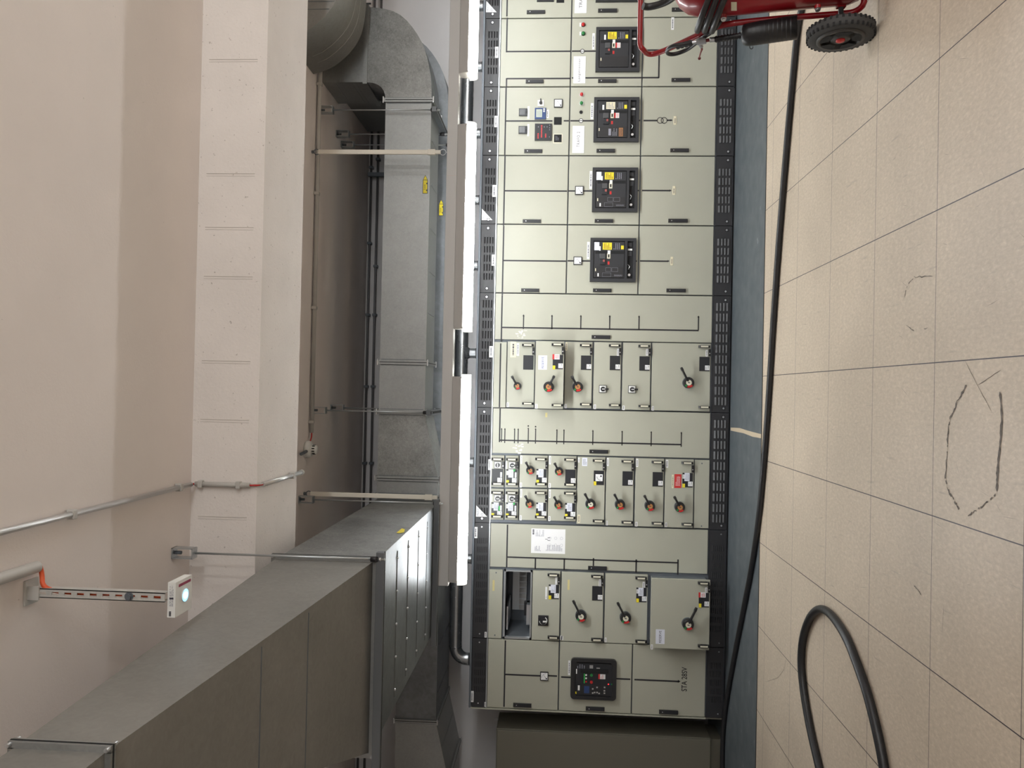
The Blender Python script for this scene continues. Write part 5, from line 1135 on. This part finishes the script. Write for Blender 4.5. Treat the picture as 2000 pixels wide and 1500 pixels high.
# hose wound round the shoulder
b = MB(); P = []
for k in range(0, 3*24+1):
    a = math.radians(-10-k*15); h = H-.115-.036*k/24; rr_ = TR+.019+.004*k/24
    P.append(foot+lean*h+V((-.018+math.cos(a)*(rr_+.018), .012+math.sin(a)*(rr_+.012), .085*math.cos(a-math.pi))))
b.tube(P, .0155, 'rubber', 12); lab(b.build('hose', t), 'black hose wound round the shoulder')
XH = XF-.075
b = MB(); XQ = XF-.03
hp = [fp(1408, 40, XQ+.02), fp(1395, 60, XQ), fp(1370, 75, XQ), fp(1345, 96, XQ), fp(1320, 106, XQ-.01), fp(1304, 106, XQ-.015), fp(1302, 98, XQ-.015), fp(1312, 90, XQ-.015), fp(1330, 87, XQ-.02), fp(1352, 84, XQ-.02)]
b.tube(hp, .0105, 'rubber', 10, 2); lab(b.build('hose_loop', t), 'black hose loop below the handle')
def nz(px, py): return fp(px, py, XQ-.02)
b = MB(); b.tube([nz(1322, 91), nz(1335, 87), nz(1352, 83)], .013, 'rubber', 10); 
for k in range(4): p, q = nz(1322+k*8, 91-k*2), nz(1326+k*8, 90-k*2); b.tube([p, q], .0155, 'rubber', 10)
b.tube([nz(1352, 83), nz(1360, 82)], .009, 'silver', 10); b.build('hose_fitting', t, weld=False)
b = MB(); p, q = nz(1361, 82), nz(1379, 79); b.tube([p, q], .0165, 'grey_valve', 6); b.tube([nz(1366, 84), nz(1370, 91)], .010, 'grey_valve', 8); o = b.build('valve', t, weld=False)
b = MB(); P = [nz(1369, 91), nz(1371, 96), nz(1368, 104), nz(1366, 112)]; b.tube(P, [.006, .006, .004, .004], 'dark_red', 8); b.sphere(nz(1366, 114), .0085, 'dark_red', 12); lab(b.build('valve_lever', o), 'dark red lever')
b = MB(); b.tube([nz(1379, 79), nz(1386, 78)], .009, 'dark_red', 8); b.tube([nz(1386, 78), nz(1396, 77)], .0125, 'silver', 12); b.build('coupling', t, weld=False)
b = MB(); p, q = nz(1396, 77), nz(1448, 69); b.tube([p, q], .0135, 'rubber', 12)
for k in range(9): a_ = p.lerp(q, (k+.3)/9); c_ = p.lerp(q, (k+.7)/9); b.tube([a_, c_], .0165, 'rubber', 12)
b.build('grip', t, weld=False)
b = MB(); p, q = nz(1448, 69), nz(1557, 53); d = (q-p).normalized(); Lh = (q-p).length
b.lathe([(.0165, 0), (.03, .001), (.045, .008), (.0535, .022), (.056, .04), (.056, Lh), (.050, Lh), (.050, Lh-.02), (.001, Lh-.02)], p, d, 'rubber', 28)
for k in range(10): h = .05+k*(Lh-.06)/10; b.lathe([(.0561, h), (.0568, h+.003), (.0561, h+.006)], p, d, 'rubber', 28)
o = lab(b.build('discharge_horn', t, weld=False), 'black discharge horn')
b = MB(); hk = nz(1464, 90); b.tube([hk+V((0, 0, 0)), hk+V((-.012, 0, -.002)), hk+V((-.016, 0, -.010)), hk+V((-.010, 0, -.018)), hk+V((-.002, 0, -.016))], .002, 'rubber', 6, 1); b.build('hook', o)
b = MB(); b.tube([(fp(1256, 12).x, fp(1256, 12).y-.0, fp(1256, 12).z), fp(1266, 14), fp(1285, 10), fp(1305, 2), fp(1318, -8)], .0165, 'rubber', 12, 2); lab(b.build('filling_hose', t), 'black hose at the handle end')

# ------------------------------------------------------------------ light
def point(name, loc, w, r=.12, col=(.96, 1, 1)):
    d = bpy.data.lights.new(name, 'POINT'); d.energy = w; d.shadow_soft_size = r; d.color = col
    o = bpy.data.objects.new(name, d); COL.objects.link(o); o.location = loc; return o
for x, pw in ((1.9, 58), (3.4, 80), (4.9, 84)): point('room_lamp', (x, -.9, 2.35), pw)
# a painted diagram line that stands apart is a part of its own
for o in [o for o in bpy.data.objects if o.name.startswith('mimic_diagram')]:
    me = o.data; n = len(me.vertices); par = list(range(n))
    def find(a):
        while par[a] != a: par[a] = par[par[a]]; a = par[a]
        return a
    for p in me.polygons:
        for v_ in p.vertices[1:]: par[find(v_)] = find(p.vertices[0])
    isl = {}
    for i in range(n): isl.setdefault(find(i), []).append(i)
    bx = []
    for k, ids in isl.items():
        xs = [me.vertices[i].co.x for i in ids]; zs = [me.vertices[i].co.z for i in ids]; bx.append([min(xs)-.007, max(xs)+.007, min(zs)-.007, max(zs)+.007, {k}])
    again = True
    while again:
        again = False
        for i in range(len(bx)):
            for j in range(i+1, len(bx)):
                a_, c_ = bx[i], bx[j]
                if any(u[0] < w_[1] and w_[0] < u[1] and u[2] < w_[3] and w_[2] < u[3] for u in a_[5:] or [a_] for w_ in c_[5:] or [c_]):
                    m_ = a_[:4]+[a_[4] | c_[4]]+(a_[5:] or [a_])+(c_[5:] or [c_]); bx.pop(j); bx[i] = m_; again = True; break
            if again: break
    if len(bx) > 1:
        for q_ in bx:
            ids = sorted(i for k in q_[4] for i in isl[k]); mp_ = {v_: i for i, v_ in enumerate(ids)}
            m2 = bpy.data.meshes.new('mimic_line'); m2.from_pydata([me.vertices[i].co.copy() for i in ids], [], [[mp_[v_] for v_ in p.vertices] for p in me.polygons if p.vertices[0] in mp_])
            m2.materials.append(MATS['mimic_black']); o2 = bpy.data.objects.new('mimic_line', m2); COL.objects.link(o2); o2.parent = o.parent
        bpy.data.objects.remove(o)
    else: o.name = 'mimic_line'
w = bpy.data.worlds.new('world'); S.world = w; w.use_nodes = True; w.node_tree.nodes['Background'].inputs[0].default_value = (.5, .5, .5, 1); w.node_tree.nodes['Background'].inputs[1].default_value = .02
S.view_settings.view_transform = 'Standard'; S.view_settings.look = 'None'; S.view_settings.gamma = 1; S.view_settings.exposure = .25;
S.view_settings.use_curve_mapping = False
for o in bpy.data.objects:
    if '_o' in o: del o['_o']
